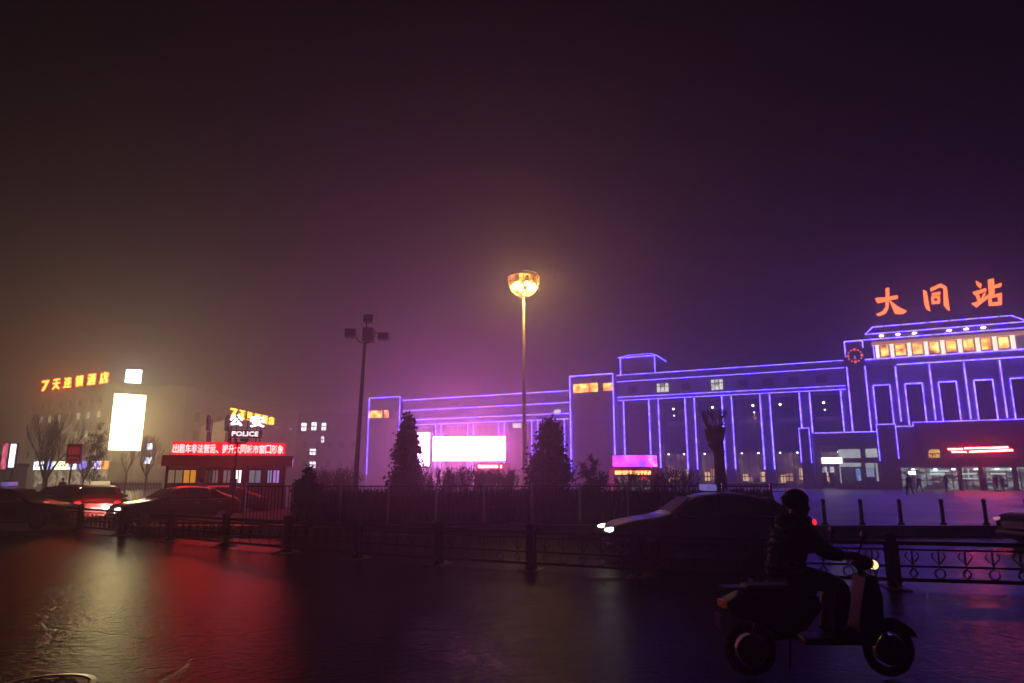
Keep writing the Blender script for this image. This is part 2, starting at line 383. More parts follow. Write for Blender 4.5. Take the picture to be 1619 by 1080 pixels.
for i in range(len(pe) - 1):
    xa_, xb_ = pe[i][1] + .05, pe[i + 1][0] - .05
    MB().box(xa_, xb_, 2.5, 2.58, 5.1, zD - .3).build('window', dark_glass, cw)
    lw = MB().box(xa_, xb_, 2.48, 2.58, .9, zf1).build('ground_window', win_warm if i else dark_glass, cw)
    if i:
        rn_ = random.Random(90 + i)
        for q_ in range(4):
            u_ = xa_ + (xb_ - xa_) * (.08 + .22 * q_ + .05 * rn_.random()); zz_ = 1.0 + rn_.random() * .5
            MB().box(u_, u_ + .5 + .4 * rn_.random(), 2.42, 2.478, zz_, zz_ + .5 + rn_.random() * 1.3).build('lit_interior', [hi_warm, hi_amber, hi_dark][q_ % 3], lw)
    mm = MB(); n_ = 5
    for k_ in range(n_ + 1): xx = xa_ + (xb_ - xa_) * k_ / n_; mm.box(xx - .05, xx + .05, 2.38, 2.478, .9, zD - .3)
    for z_ in (1.9, zf1, zf1 + .5, zf2, zf3, zf3 + 1.6): mm.box(xa_, xb_, 2.3, 2.378, z_ - .07, z_ + .07)
    mm.build('window_bars', mull, cw)
    # a pale lit ceiling edge and lamps on the upper floor, a row of lamps below
    if i:
        xx = xa_ + (xb_ - xa_) * (.28 + .13 * (i % 4))
        MB().ball((xx, 2.25, zf3 + .2), .17, .1, .14).build('hall_lamp', hall_lamp, cw)
        if i % 2: MB().ball((xx + .1, 2.25, zf3 - .8), .1, .08, .08).build('hall_lamp', hall_lamp, cw)
        for q in (.15, .75): MB().ball((xa_ + (xb_ - xa_) * q, 2.25, zf1 - .1), .13, .1, .09).build('hall_lamp', hall_lamp, cw)
        cor = MB().box(xa_ + .4, xb_ - .4, 2.25, 2.3, zf2 + .15, zf2 + .75)
        cor.build('corridor_glow', mat('corridor_glow', (.2, .18, .2), emit=(.5, .35, .6), strength=.08), cw)
for p0, p1, y0, y1 in ((1038, 1058, 607, 619), (1123.5, 1144, 601, 615.5)):
    a, b = FP(p0, y0, -.05), FP(p1, y1, -.05)
    wn = MB().box(a[0], b[0], -.12, .0, b[1], a[1]).build('lit_window', win_pale, cw)
    mm = MB()
    for k_ in (0, .33, .66, 1): xx = a[0] + (b[0] - a[0]) * k_; mm.box(xx - .05, xx + .05, -.2, -.122, b[1] - .05, a[1] + .05)
    zz = b[1] * .35 + a[1] * .65; mm.box(a[0], b[0], -.22, -.202, zz - .05, zz + .05); mm.build('window_bars', mull, cw)
# dark windows along the upper band
for p_ in (1000, 1085, 1175, 1215, 1255, 1300):
    a = FP(p_, 612, 0); MB().box(a[0] - .7, a[0] + .7, -.06, -.004, zC + .6, zC + 1.7).build('window', dark_glass, cw)
# --- roof pavilion
d = 5
a0, a1 = fx(981, 575, d), fx(1035.5, 575, d); zb_, ze = fz(1008, 596, d), fz(1008, 564.5, d); zr = fz(1008, 558, d)
pv_ = MB().box(a0, a1, d, d + 6, zb_ - 2, ze).build('roof_pavilion', stone_tower, ST)
rf = MB(); o_ = .35
rf.add([(a0 - o_, d - o_, ze), (a1 + o_, d - o_, ze), (a1 + o_, d + 6 + o_, ze), (a0 - o_, d + 6 + o_, ze), (a0 + .9, d + 1.6, zr), (a1 - .9, d + 1.6, zr), (a1 - .9, d + 4.4, zr), (a0 + .9, d + 4.4, zr)], [(0, 1, 5, 4), (1, 2, 6, 5), (2, 3, 7, 6), (3, 0, 4, 7), (4, 5, 6, 7), (0, 3, 2, 1)])
rf.build('roof', roof_tile, pv_)
for p, q in (((a0 - o_, d - o_, ze), (a1 + o_, d - o_, ze)), ((a1 + o_, d - o_, ze), (a1 + o_, d + 6 + o_, ze)), ((a0 - o_, d - o_, ze), (a0 + .9, d + 1.6, zr)), ((a0 + .9, d + 1.6, zr), (a1 - .9, d + 1.6, zr)), ((a1 + o_, d - o_, ze), (a1 - .9, d + 1.6, zr)), ((a1 - .9, d + 1.6, zr), (a1 - .9, d + 4.4, zr)), ((a0, d - .1, zb_), (a0, d - .1, ze)), ((a1, d - .1, zb_), (a1, d - .1, ze))):
    MB().tube(p, q, .07, .07, 5).build('neon_strip', neon, pv_)
# --- clock tower
d = -1.6
xa, xb = fx(1339, 585, d), fx(1368, 585, d); zt = fz(1351, 539.5, d)
ctw = MB().box(xa, xb, d, 8, -.2, zt).box(xa - .12, xb + .12, d - .12, d, zt - .35, zt + .1).build('clock_tower', stone_brown, ST)
zc = fz(1351, 580, d)
vstrip(ctw, xa, fz(1349, 683, d), zc, d - .1, .17); vstrip(ctw, xb, fz(1377, 683, d), zc, d - .1, .17)
vstrip(ctw, xa, fz(1337, 565, d), zt, d - .2, .16); hstrip(ctw, xa, xb, zt, d - .2, .16); vstrip(ctw, xb, fz(1366, 550, d), zt, d - .2, .16)
# --- central hall
x0, x1 = xb, fx(1720, 640, 0)
d = 0
z1_ = fz(1500, 561, d); z2_ = fz(1500, 572.5, d)
hl = MB().box(x0, x1, 0, 20, -.2, z1_ - .1).box(x0, x1, -.5, 0, z2_, z1_)
hl = hl.build('central_hall', stone, ST)
hstrip(hl, x0 + .1, x1, z1_, -.6, .16); hstrip(hl, fx(1418, 578, -.55), x1, z2_, -.6, .16)
zlow = fz(1500, 664, -.3)
for p_ in (1415, 1469, 1524, 1581, 1641):
    xx = fx(p_, 578, -.3)
    MB().box(xx - .25, xx + .25, -.3, 0, zlow - 1, z2_ - .02).build('pilaster', stone, hl)
    vstrip(hl, xx, zlow, z2_ - .2, -.4, .16)
zu = fz(1500, 603.5, -.2)
for p0, p1 in ((1380, 1406.5), (1430.5, 1458), (1484, 1512), (1540, 1570), (1598, 1629)):
    xa_, xb_ = fx(p0, 606, -.2), fx(p1, 606, -.2)
    MB().box(xa_, xb_, -.1, -.004, zlow - 1, zu).build('window', dark_glass, hl)
    fr = MB()
    for k_ in (1 / 3, 2 / 3): xx = xa_ + (xb_ - xa_) * k_; fr.box(xx - .04, xx + .04, -.16, -.102, zlow - 1, zu)
    for z_ in (zlow + 1.2, zlow + 3): fr.box(xa_, xb_, -.19, -.162, z_ - .05, z_ + .05)
    fr.build('window_bars', mull, hl)
    hstrip(hl, xa_, xb_, zu, -.2, .15); vstrip(hl, xa_, zlow - .6, zu, -.2, .15); vstrip(hl, xb_, zlow - .6, zu, -.2, .15)
# attic storey with gold reliefs between lit posts
d = .8
za0, za1 = fz(1500, 558.5, d), fz(1500, 537.5, d)
at_x0 = fx(1386, 560, d); at_x1 = fx(1700, 545, d)
at = MB().box(at_x0, at_x1, d + .5, 18, za0 - .5, za1 + .6).build('attic', stone, ST)
posts = [1387, 1410.5, 1438, 1465, 1491.5, 1519, 1547.5, 1575, 1604, 1634, 1665]
pxx = [fx(p_, 552, d) for p_ in posts]
for i, xx in enumerate(pxx):
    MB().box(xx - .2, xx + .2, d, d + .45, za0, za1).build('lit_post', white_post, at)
    if i and i < len(pxx) - 1 or i == 0:
        q0, q1 = xx + .45, pxx[i + 1] - .45
        if i == 8: continue
        MB().box(q0, q1, d + .38, d + .498, za0 + .25, za1 - .1).build('gold_panel', gold, at)
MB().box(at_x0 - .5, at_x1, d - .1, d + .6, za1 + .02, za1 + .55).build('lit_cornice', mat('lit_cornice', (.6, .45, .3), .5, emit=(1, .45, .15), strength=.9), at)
vstrip(at, at_x0 - .3, za0 - .3, za1, d - .1, .15)
# mansard roof
zl, zm, ztp = fz(1500, 527.5, 0), fz(1500, 518, 0), fz(1500, 505.5, 2)
xl = fx(1364, 539, 0); xr = fx(1634, 515, 0)
rf = MB()
rf.box(xl, xr, 0, 19, zl - .25, zl)
a0, a1, b0, b1 = fx(1368, 530, .2), fx(1625, 507, .2), fx(1380, 516, 2), fx(1601.5, 496, 2)
rf.add([(a0, .2, zl + .002), (a1, .2, zl + .002), (a1, 18, zl + .002), (a0, 18, zl + .002), (a0, .2, zm), (a1, .2, zm), (a1, 18, zm), (a0, 18, zm), (b0, 3, ztp), (b1, 3, ztp), (b1, 15, ztp), (b0, 15, ztp)],
       [(0, 1, 5, 4), (1, 2, 6, 5), (2, 3, 7, 6), (3, 0, 4, 7), (4, 5, 9, 8), (5, 6, 10, 9), (6, 7, 11, 10), (7, 4, 8, 11), (8, 9, 10, 11)])
rf = rf.build('hall_roof', roof_tile, ST)
hstrip(rf, xl, xr, zl, -.1, .15)
for p, q in (((a0, .1, zm), (a1, .1, zm)), ((a0, .1, zm), (b0, 3, ztp + .05)), ((b0, 3, ztp + .05), (b1, 3, ztp + .05)), ((b1, 3, ztp + .05), (a1, .1, zm))):
    MB().tube(p, q, .075, .075, 5).build('neon_strip', neon, rf)
sp_m = mat('eave_spot', (.8, .8, .8), emit=(1, .85, .8), strength=26)
for p_, q_ in ((1394, 534.7), (1420, 532), (1446, 530), (1501, 526), (1528, 523), (1555, 520.5)):
    a = FP(p_, q_, -.1); MB().ball((a[0], -.15, (zl + zm) / 2), .28, .12, .12).build('spot_lamp', sp_m, rf)
# short neon pieces between clock tower and attic
MB().path([(fx(1368, 571, -.5), -.7, z1_), (fx(1386, 570, -.5), -.7, z1_)], .07, 5).build('neon_strip', neon, hl)

# --- entrance annex in front of the hall
d = -7.0
def q(px, py): return FP(px, py, d)
wall_brown = mat('entrance_stone', (.20, .15, .14), .6, noise=.2, nscale=1.2)
xL = q(1287, 720)[0]; xM = q(1388, 700)[0]; xN = q(1418, 700)[0]; xR = q(1720, 700)[0]
zl_ = q(1340, 683.5)[1]; zr_ = q(1520, 665.5)[1]; zf = q(1500, 738)[1]
an = MB().box(xL, xM, d, -.6, q(1340, 703)[1], zl_)                       # shop block, upper wall
an.box(xL, q(1297.5, 740)[0], d, -.6, -.2, q(1340, 703)[1] - .002)
an.box(q(1321.5, 740)[0], q(1326.5, 740)[0], d, d + .5, -.2, q(1340, 724)[1])
an.box(q(1297.5, 740)[0] + .002, q(1321.5, 740)[0], d, d + .5, q(1310, 735)[1], q(1310, 722)[1])
an.box(q(1362.5, 740)[0], q(1367.5, 740)[0], d, d + .6, -.2, q(1340, 703.2)[1])
an.box(q(1326.6, 740)[0], q(1362.4, 740)[0], d + .05, d + .5, q(1340, 731.5)[1], q(1340, 724.5)[1])
an.box(q(1367.6, 740)[0], xM - .01, d + .05, d + .5, q(1380, 731.5)[1], q(1380, 723.5)[1])
an.box(q(1326.6, 740)[0], xM - .01, d + .02, d + .5, -.2, q(1350, 765)[1])
an = an.build('entrance_annex', wall_brown, ST)
MB().box(xM, xN, d - .7, -.6, -.2, q(1400, 671.5)[1]).build('gate_pillar', wall_brown, an)
MB().box(fx(1265, 700, d), fx(1281, 700, d), d - .2, -.8, -.2, q(1272, 677)[1]).build('gate_pillar', wall_brown, an)
pr = MB().box(xN + .003, xR, d + .2, -.6, zf, zr_ - .3).box(q(1443, 669)[0], xR, d, d + .2, zf + 1.2, zr_)
pr.box(xN + .003, xR, -1.2, -.6, -.2, zf - .003)
pr = pr.build('portico', mat('portico_stone', (.24, .16, .16), .6, noise=.2, nscale=1), an)
dn = d - .82
vstrip(an, xM, q(1392.5, 729)[1], q(1400, 671.5)[1], dn); vstrip(an, xN, q(1423, 725)[1], q(1400, 671.5)[1], dn); hstrip(an, xM, xN, q(1400, 671.5)[1], dn)
xa_, xb_ = fx(1265, 700, d), fx(1281, 700, d); zz = q(1272, 677)[1]
vstrip(an, xa_, q(1264, 732)[1], zz, d - .3); vstrip(an, xb_, q(1283, 732)[1], zz, d - .3); hstrip(an, xa_, xb_, zz, d - .3)
hstrip(an, xL + .3, xM, zl_, d - .1); hstrip(an, q(1443, 669)[0], xR, zr_, d - .1); hstrip(an, xN, q(1443, 669)[0], zr_ - .45, d - .1); vstrip(an, q(1443, 669)[0], zr_ - .45, zr_, d - .1)
# shop interior, glazing, signs
cold = screen_mat('lit_shop_ceiling', [(.45, .5, .48), (.62, .68, .66), (.8, .85, .83)], 1.3, .5, 5)
grey_in = mat('shop_counter', (.25, .27, .28), .5, noise=.2, emit=(.5, .55, .55), strength=.05)
for p0, p1, y0, y1 in ((1325, 1361.5, 710.5, 724), (1368, 1388, 709.5, 723)):
    a, b = q(p0, y0), q(p1, y1); MB().box(a[0], b[0], d + .3, d + .4, b[1], a[1]).build('lit_window', cold, an)
for p0, p1, y0, y1 in ((1327, 1362, 732, 738), (1368, 1383, 732, 740), (1327, 1331, 738, 764), (1384, 1390, 732, 761)):
    a, b = q(p0, y0), q(p1, y1); MB().box(a[0], b[0], d + .3, d + .42, b[1], a[1]).build('lit_window', cold, an)
a, b = q(1332, 739), q(1352, 764); MB().box(a[0], b[0], d + .35, d + .45, b[1], a[1]).box(a[0] + .6, b[0] - .2, d + .25, d + .34, b[1] + .5, b[1] + 1.1).build('shop_counter', grey_in, an)
a, b = q(1352.5, 741), q(1362, 760); MB().box(a[0], b[0], d + .3, d + .4, b[1], a[1]).build('poster', screen_mat('blue_poster', [(.05, .12, .5), (.15, .3, .8), (.6, .7, .9)], 1.3, 1.5, 2), an)
a, b = q(1369, 740.5), q(1383, 754); MB().box(a[0], b[0], d + .3, d + .4, b[1], a[1]).build('blind', mat('pale_blue_blind', (.5, .6, .75), .6, emit=(.45, .6, .9), strength=.9), an)
MB().box(q(1326.8, 740)[0], xM - .02, d + .46, d + .5, q(1350, 764.8)[1], q(1350, 702)[1]).build('back_wall', mat('dim_wall', (.1, .1, .1), .7), an)
door = MB()
for p0, p1 in ((1299, 1308.5), (1310.5, 1320)):
    a, b = q(p0, 736.5), q(p1, 768); door.box(a[0], b[0], d + .2, d + .28, b[1], a[1])
door = door.build('door', dark_glass, an)
dg_ = MB()
for p0, p1 in ((1300, 1307.5), (1311.5, 1319)):
    a, b = q(p0, 738), q(p1, 747); dg_.box(a[0], b[0], d + .12, d + .198, b[1], a[1])
dg_.build('door_glass', screen_mat('door_glow', [(.1, .12, .2), (.8, .85, .95), (.95, .95, 1)], 1.6, 2.5, 4), an)

# entrance hall glazing under the portico
ent = screen_mat('entrance_hall_glow', [(.015, .01, .012), (.03, .035, .035), (.35, .45, .42), (.02, .02, .02)], 1.6, .55, 12, (1, 1, 2.2))
eg = MB().box(xN + .4, xR, -1.35, -1.25, ZG, zf - .05).build('entrance_glass', ent, an)
ef = MB()
n_ = 26
for k_ in range(n_ + 1):
    xx = xN + .4 + (xR - xN - .4) * k_ / n_; ef.box(xx - .06, xx + .06, -1.5, -1.352, ZG, zf - .05)
for z_ in (1.4, 2.4): ef.box(xN + .4, xR, -1.53, -1.502, z_ - .06, z_ + .06)
ef.build('entrance_frame', grey_metal, an)
cl = MB()
random.seed(3)
for k_ in range(11):
    xx = xN + 1.5 + k_ * 2.1 + random.random(); cl.ball((xx, -2.2, zf - .25), .22, .15, .08)
cl.build('ceiling_lamps', mat('entrance_lamp', (.8, .8, .8), emit=(.85, 1, .92), strength=14), an)
for p_ in (1520, 1555, 1608, 1660):
    xx = q(p_, 760)[0]; MB().box(xx - .22, xx + .22, d + .6, d + 1.04, ZG - .3, zf + .01).build('column', wall_brown, an)
sc_ = MB()
for p0, p1, y0, y1 in ((1470, 1500, 743, 746), (1470, 1494, 747.5, 751), (1512, 1545, 748, 750), (1566, 1606, 741, 743.5), (1602, 1606, 741, 758), (1566, 1590, 748, 750), (1530, 1533, 742, 757), (1512, 1545, 756, 757.5)):
    a, b = FP(p0, y0, -1.7), FP(p1, y1, -1.7); sc_.box(a[0], b[0], -1.75, -1.68, b[1], a[1])
sc_.build('light_fitting', mat('entrance_fitting', (.6, .7, .68), emit=(.65, .95, .88), strength=1.5), an)

def on_facade(name, label, cat, group=None): return thing(name, label, cat, M=FM, group=group)
# small white shop sign and the far white sign
s = on_facade('shop_sign', 'blank white lit sign above the shop door beside the entrance', 'sign')
a, b = q(1299, 723.5), q(1332, 733); MB().box(a[0], b[0], d - .18, d - .02, b[1], a[1]).build('sign_face', mat('white_sign', (.8, .8, .8), emit=(.95, .9, 1), strength=7), s)
MB().box(a[0] - .06, b[0] + .06, d - .1, d - .015, b[1] - .06, b[1] - .002).box(a[0] - .06, b[0] + .06, d - .1, d - .015, a[1] + .002, a[1] + .06).build('sign_frame', dark_metal, s)
s = on_facade('entrance_light_box', 'small white light box on a post at the entrance hall corner', 'sign')
a, b = FP(1435.5, 745.5, -6), FP(1448, 750.5, -6); MB().box(a[0], b[0], -6.15, -6, b[1], a[1]).build('sign_face', mat('white_sign'), s)
MB().box((a[0] + b[0]) / 2 - .06, (a[0] + b[0]) / 2 + .06, -6.1, -6.0, ZG, b[1] - .002).build('post', dark_metal, s)
# yellow two-line sign
yel = mat('yellow_led', (.2, .1, .02), emit=(1, .55, .09), strength=3)
s = on_facade('yellow_sign', 'yellow two-line lettering on the portico left of the red display', 'sign')
for t_, y0, y1 in (('人民铁路', 711, 716.5), ('为人民', 718, 723.8)):
    a, b = FP(1467.5, y0, d), FP(1486, y1, d); glyphs('lettering', t_, a[0], b[0], b[1], a[1], d - .1, yel, s, .05, .01)
# red display
led_red = mat('red_led', (.1, .01, .01), emit=(1, .035, .06), strength=1.2)
s = on_facade('red_led_display', 'long red scrolling display on the portico with two slanted white rows', 'display')
a, b = FP(1490, 700.5, d), FP(1612, 724, d)
zc1, zc2 = b[1] + .1, a[1] - .1
MB().box(a[0], b[0], d - .2, d - .005, zc1, zc2).build('housing', mat('dark_red_led_face', (.12, .01, .015), .5, emit=(1, .015, .05), strength=.10), s)
lt = mat('pink_led_text', (.4, .1, .1), emit=(1, .07, .06), strength=70)
def band(pts):
    m_ = MB(); p2 = [FP(x_, y_, d - .2) for x_, y_ in pts]; m_.prism(p2, d - .26, d - .205); return m_
rows = MB()
random.seed(5)
for r_, (p0, p1, ya, yb, hh) in enumerate(((1498, 1522, 710.5, 710, 3), (1524, 1594, 709, 707.3, 3), (1504, 1528, 714.5, 714.5, 2.6), (1532, 1601, 714.3, 711.7, 3.4))):
    n_ = int((p1 - p0) / 2.3)
    for k_ in range(n_):
        u0, u1 = k_ / n_, (k_ + .84) / n_; hh_ = hh * (.75 + .25 * random.random())
        yy = ya + (yb - ya) * u0
        xs0, xs1 = p0 + (p1 - p0) * u0, p0 + (p1 - p0) * u1
        rows.prism([FP(xs0, yy - hh_ / 2, d - .2), FP(xs1, yy - hh_ / 2, d - .2), FP(xs1 + 1, yy + hh_ / 2, d - .2), FP(xs0 + 1, yy + hh_ / 2, d - .2)], d - .26, d - .205)
rows.build('scrolling_text', lt, s)

# clock
s = on_facade('wall_clock', 'round dark clock with red hour marks near the clock tower top', 'clock')
dc = -1.85; c = FP(1351.5, 562.5, dc); R_ = FP(1365.5, 562, dc)[0] - c[0]
m_ = MB(); n_ = 32
m_.prism([(c[0] + R_ * cos(2 * pi * i / n_), c[1] + R_ * sin(2 * pi * i / n_)) for i in range(n_)], dc, -1.62); m_.build('dial', mat('clock_dial', (.03, .012, .02), .4), s)
m_ = MB()
for i in range(n_):
    t0, t1 = 2 * pi * i / n_, 2 * pi * (i + 1) / n_
    m_.prism([(c[0] + r * cos(t), c[1] + r * sin(t)) for r, t in ((R_, t0), (R_ * 1.08, t0), (R_ * 1.08, t1), (R_, t1))], dc - .1, -1.62)
m_.build('rim', dark_metal, s)
red_mark = mat('red_mark', (.2, .02, .02), emit=(1, .07, .09), strength=3); wh_mark = mat('pale_mark', (.3, .3, .3), emit=(.8, .75, .9), strength=.9)
for i in range(12):
    t = 2 * pi * i / 12; big = i % 3 == 0; r = R_ * .8
    MB().ball((c[0] + r * sin(t), dc - .05, c[1] + r * cos(t)), .2 if big else .12, .05, .2 if big else .12, 8, 5).build('hour_mark', red_mark if big or i % 2 else wh_mark, s)
for ang, L_ in ((radians(200), .45), (radians(168), .62)):
    MB().tube((c[0], dc - .08, c[1]), (c[0] + R_ * L_ * sin(ang), dc - .08, c[1] + R_ * L_ * cos(ang)), .07, .05, 4).build('hand', wh_mark, s)

# roof characters
S7 = (5.684, 1350, 430)
def c7(x_, y_, dd): return FP(S7[1] + x_ / S7[0], S7[2] + y_ / S7[0], dd)
char_m = mat('orange_red_letter_face', (.4, .1, .05), emit=(1, .15, .03), strength=6)
chars = {
 '大': [[(285,150),(318,142),(318,235),(300,262),(285,240)], [(190,240),(222,236),(285,232),(390,213),(398,240),(330,256),(215,284)], [(285,238),(318,240),(310,330),(285,376),(225,398),(200,382),(255,360),(284,318)], [(318,258),(345,275),(395,315),(475,355),(440,380),(370,379),(352,335)]],
 '同': [[(620,163),(655,180),(668,260),(685,355),(650,335),(632,280)], [(683,150),(778,108),(832,138),(828,160),(775,138),(692,178)], [(803,140),(834,146),(846,250),(860,352),(826,330),(808,300)], [(700,195),(775,180),(778,203),(702,217)], [(693,228),(715,226),(724,285),(700,290)], [(700,270),(770,261),(770,285),(702,291)], [(750,226),(772,222),(773,280),(750,280)], [(698,224),(772,215),(770,232),(700,240)]],
 '站': [[(1095,83),(1148,115),(1137,150),(1105,122)], [(1065,185),(1185,148),(1190,174),(1085,212)], [(1095,215),(1120,205),(1142,262),(1115,268)], [(1160,200),(1186,190),(1152,270),(1130,266)], [(1056,285),(1120,268),(1210,203),(1215,230),(1100,322)], [(1203,75),(1255,62),(1262,190),(1240,232),(1214,215)], [(1255,125),(1326,103),(1320,135),(1258,150)], [(1205,240),(1232,232),(1240,300),(1214,306)], [(1215,280),(1326,271),(1326,298),(1215,309)], [(1290,200),(1326,190),(1326,292),(1298,292)], [(1210,220),(1312,194),(1322,212),(1215,245)]],
}
s = on_facade('roof_sign', 'three big glowing orange-red brush characters on the station roof', 'sign')
dd = 2.0
for ch_, strokes in chars.items():
    m_ = MB()
    for i, st in enumerate(strokes):
        m_.prism([c7(x_, y_, dd) for x_, y_ in st], dd - .25 - .012 * i, dd)
    co = m_.build('character', char_m, s); co['label'] = 'glowing character ' + ch_
m_ = MB()
for x_ in (250, 400, 650, 840, 1110, 1290):
    a = c7(x_, 300, dd + .3); m_.tube((a[0], dd + .35, ztp - .6), (a[0], dd + .35, a[1] + 2.0), .07, .07, 5)
    m_.tube((a[0], dd + .35, a[1] + .6), (a[0], dd + 2.5, ztp - .1), .05, .05, 5)
for z_ in (ztp + .8, ztp + 2.2): m_.tube((c7(200, 300, dd)[0], dd + .35, z_), (c7(1320, 300, dd)[0], dd + .35, z_), .05, .05, 5)
m_.build('support_frame', dark_metal, s)

# ------------------------------------------------------------------ screens and kiosks in front of the far wing
def panel_thing(name, label, cat, p_tl, p_br, Y, m, thick=.3, legs=True, yaw=0.0, face='screen', ground=ZG, group=None):
    pm = (p_tl[1] + p_br[1]) / 2; a, b = atY(p_tl[0], pm, Y), atY(p_br[0], pm, Y); a.z = Z_at(p_tl[1], Y); b.z = Z_at(p_br[1], Y); wdt = b.x - a.x; cx_ = (a.x + b.x) / 2
    t = thing(name, label, cat, (cx_, Y, ground), yaw, group)
    z0, z1 = b.z - ground, a.z - ground
    wdt /= max(.3, cos(yaw))
    MB().box(-wdt / 2, wdt / 2, -.02, .0, z0, z1).build(face, m, t)
    MB().box(-wdt / 2 - .08, wdt / 2 + .08, .003, thick, z0 - .08, z1 + .08).build('housing', dark_metal, t)
    if legs:
        for x_ in (-wdt * .35, wdt * .35): MB().box(x_ - .15, x_ + .15, .05, .28, 0, z0 - .083).build('leg', dark_metal, t)
    return t
pink_screen = mat('bright_pink_screen', (.1, .1, .1), emit=(1, .19, .68), strength=95)
white_screen = mat('bright_violet_screen', (.1, .1, .1), emit=(.75, .32, 1), strength=60)
panel_thing('led_screen', 'wide glaring white outdoor screen behind the bare shrubs', 'screen', (684, 690.5), (799, 728.5), 68, pink_screen, yaw=radians(-5))
panel_thing('upright_led_screen', 'narrow upright glaring white screen beside the dark cypress', 'screen', (660, 684), (679, 736.5), 69, white_screen)
# red kiosk below right end of the screen
kY = 62
a, b = atY(756, 734, kY), atY(806, 742, kY)
s = thing('ticket_kiosk', 'low red kiosk with a lit red name strip beneath the wide screen', 'kiosk', ((a.x + b.x) / 2, kY, ZG))
wk = (b.x - a.x) / 2
MB().box(-wk, wk, 0, 2.4, 0, 2.0).build('body', red_panel, s)
MB().box(-wk - .1, wk + .1, -.1, 2.5, 2.003, a.z - ZG + .1).build('fascia', red_panel, s)
for i in range(12):
    x_ = -wk * .98 + i * wk * 1.5 / 12
    if i == 10: continue
    MB().box(x_, x_ + wk * .1, -.14, -.102, b.z - ZG + .12, a.z - ZG - .08).build('lit_letter', lt, s)
MB().box(-wk * .8, wk * .8, -.05, -.003, .7, 1.7).build('window', win_warm, s)
a, b = atY(807, 743, kY), atY(828, 765, kY)
s = thing('white_booth', 'small pale panelled booth next to the red kiosk', 'booth', ((a.x + b.x) / 2, kY, ZG)); wk = (b.x - a.x) / 2
MB().box(-wk, wk, 0, 1.6, 0, a.z - ZG).build('body', white_paint, s); m_ = MB().box(-wk, wk, -.03, -.003, a.z - ZG - .55, a.z - ZG - .5).box(-.03, .03, -.05, -.031, 0, a.z - ZG); m_.build('panel_joint', dark_metal, s)
MB().box(-wk - .08, wk + .08, -.1, 1.7, a.z - ZG + .003, a.z - ZG + .1).build('roof', grey_metal, s)
# magenta screen over a shop
mY = 58
a, b = atY(968.5, 720, mY), atY(1039, 738, mY)
s = thing('magenta_screen', 'bright magenta video screen above an orange ticker near the middle tower', 'screen', ((a.x + b.x) / 2, mY, ZG)); wk = (b.x - a.x) / 2
MB().box(-wk, wk, -.03, 0, b.z - ZG, a.z - ZG).build('screen', screen_mat('magenta_video', [(.25, .05, .9), (.75, .04, .8), (1, .1, .85), (.9, .5, 1)], 3.6, .9, 6), s)
MB().box(-wk - .06, wk + .06, .003, .3, b.z - ZG - .06, a.z - ZG + .06).build('housing', dark_metal, s)
s = thing('snack_shop', 'small dark red shop under the magenta screen with an orange ticker', 'shop', ((a.x + b.x) / 2, mY, ZG))
MB().box(-wk + .1, wk + .4, .35, 3, 0, b.z - ZG - .1).box(-wk + .1, wk + .4, -.1, .348, 1.65, b.z - ZG - .1).build('body', red_panel, s)
t0, t1 = atY(972, 744.5, mY), atY(1031.5, 750.3, mY)
tk = MB(); x_ = t0.x - (a.x + b.x) / 2
while x_ < t1.x - (a.x + b.x) / 2 - .2:
    tk.box(x_, x_ + .26, -.16, -.102, t1.z - ZG, t0.z - ZG); x_ += .3
tk.build('ticker', mat('orange_ticker', (.2, .1, .05), emit=(1, .36, .10), strength=7), s)
MB().box(-wk + .5, wk - .6, .30, .347, .2, 1.5).build('shop_window', screen_mat('shop_goods', [(.01, .01, .01), (.05, .05, .05), (.5, .5, .5), (.05, .02, .02)], .8, 2.2, 9), s)
MB().box(wk - 1.35, wk - .9, -.06, -.002, 1.25, 1.5).build('red_light', mat('red_lamp', (.2, 0, 0), emit=(1, .03, .05), strength=2.5), s)

# ------------------------------------------------------------------ hotel on the left and buildings beyond
hotel_m = mat('hotel_plaster', (.34, .28, .26), .75, noise=.1, nscale=.4)
hz_ = 15.4
hp = [(-84, 119), (-59.5, 102.5), (-51.5, 107.5), (-47, 150), (-78, 158)]
ht = thing('hotel', 'pale corner hotel in the fog behind the glaring billboard', 'hotel', (-62, 115, 0))
hl_ = [(x_ + 62, y_ - 115) for x_, y_ in hp]
MB().prism_z(hl_, -.2, hz_).build('wall', hotel_m, ht)
MB().prism_z([(x_ * 1.01, y_ * 1.01) for x_, y_ in hl_], hz_ + .002, hz_ + .5).build('parapet', stone, ht)
dimwin = mat('hotel_window_glow', (.2, .2, .2), emit=(1, .85, .55), strength=.95); hwin = mat('hotel_dark_window', (.04, .04, .045), .2)
def wall_panels(A, B, rows_, n_, lit, parent, off, w_=1.3, h_=1.5, lm=dimwin, dm=hwin):
    A, B = Vector((*A, 0)), Vector((*B, 0)); dr = (B - A).normalized(); nn = Vector((dr.y, -dr.x, 0)); L_ = (B - A).length
    for r_, z_ in enumerate(rows_):
        for i in range(n_):
            c_ = A + dr * (L_ * (i + .5) / n_)
            M_ = Matrix(((dr.x, -nn.x, 0, c_.x - off[0]), (dr.y, -nn.y, 0, c_.y - off[1]), (0, 0, 1, z_), (0, 0, 0, 1)))
            isl = lit(r_, i)
            MB().box(-w_ / 2, w_ / 2, -.06, .03, -h_ / 2, h_ / 2, M_).box(-.03, .03, -.09, -.062, -h_ / 2, h_ / 2, M_).build('window', lm if isl else dm, parent)
random.seed(11)
wall_panels(hp[0], hp[1], (5.5, 8.4, 11.3, 13.5), 9, lambda r_, i: (r_ == 2 and i in (1, 2, 3, 5, 6, 7)) or (r_ == 1 and i in (5, 6)) or (r_ == 0 and i == 7), ht, (62, 115)[0:2] and (-62, 115), .9, 1.0)
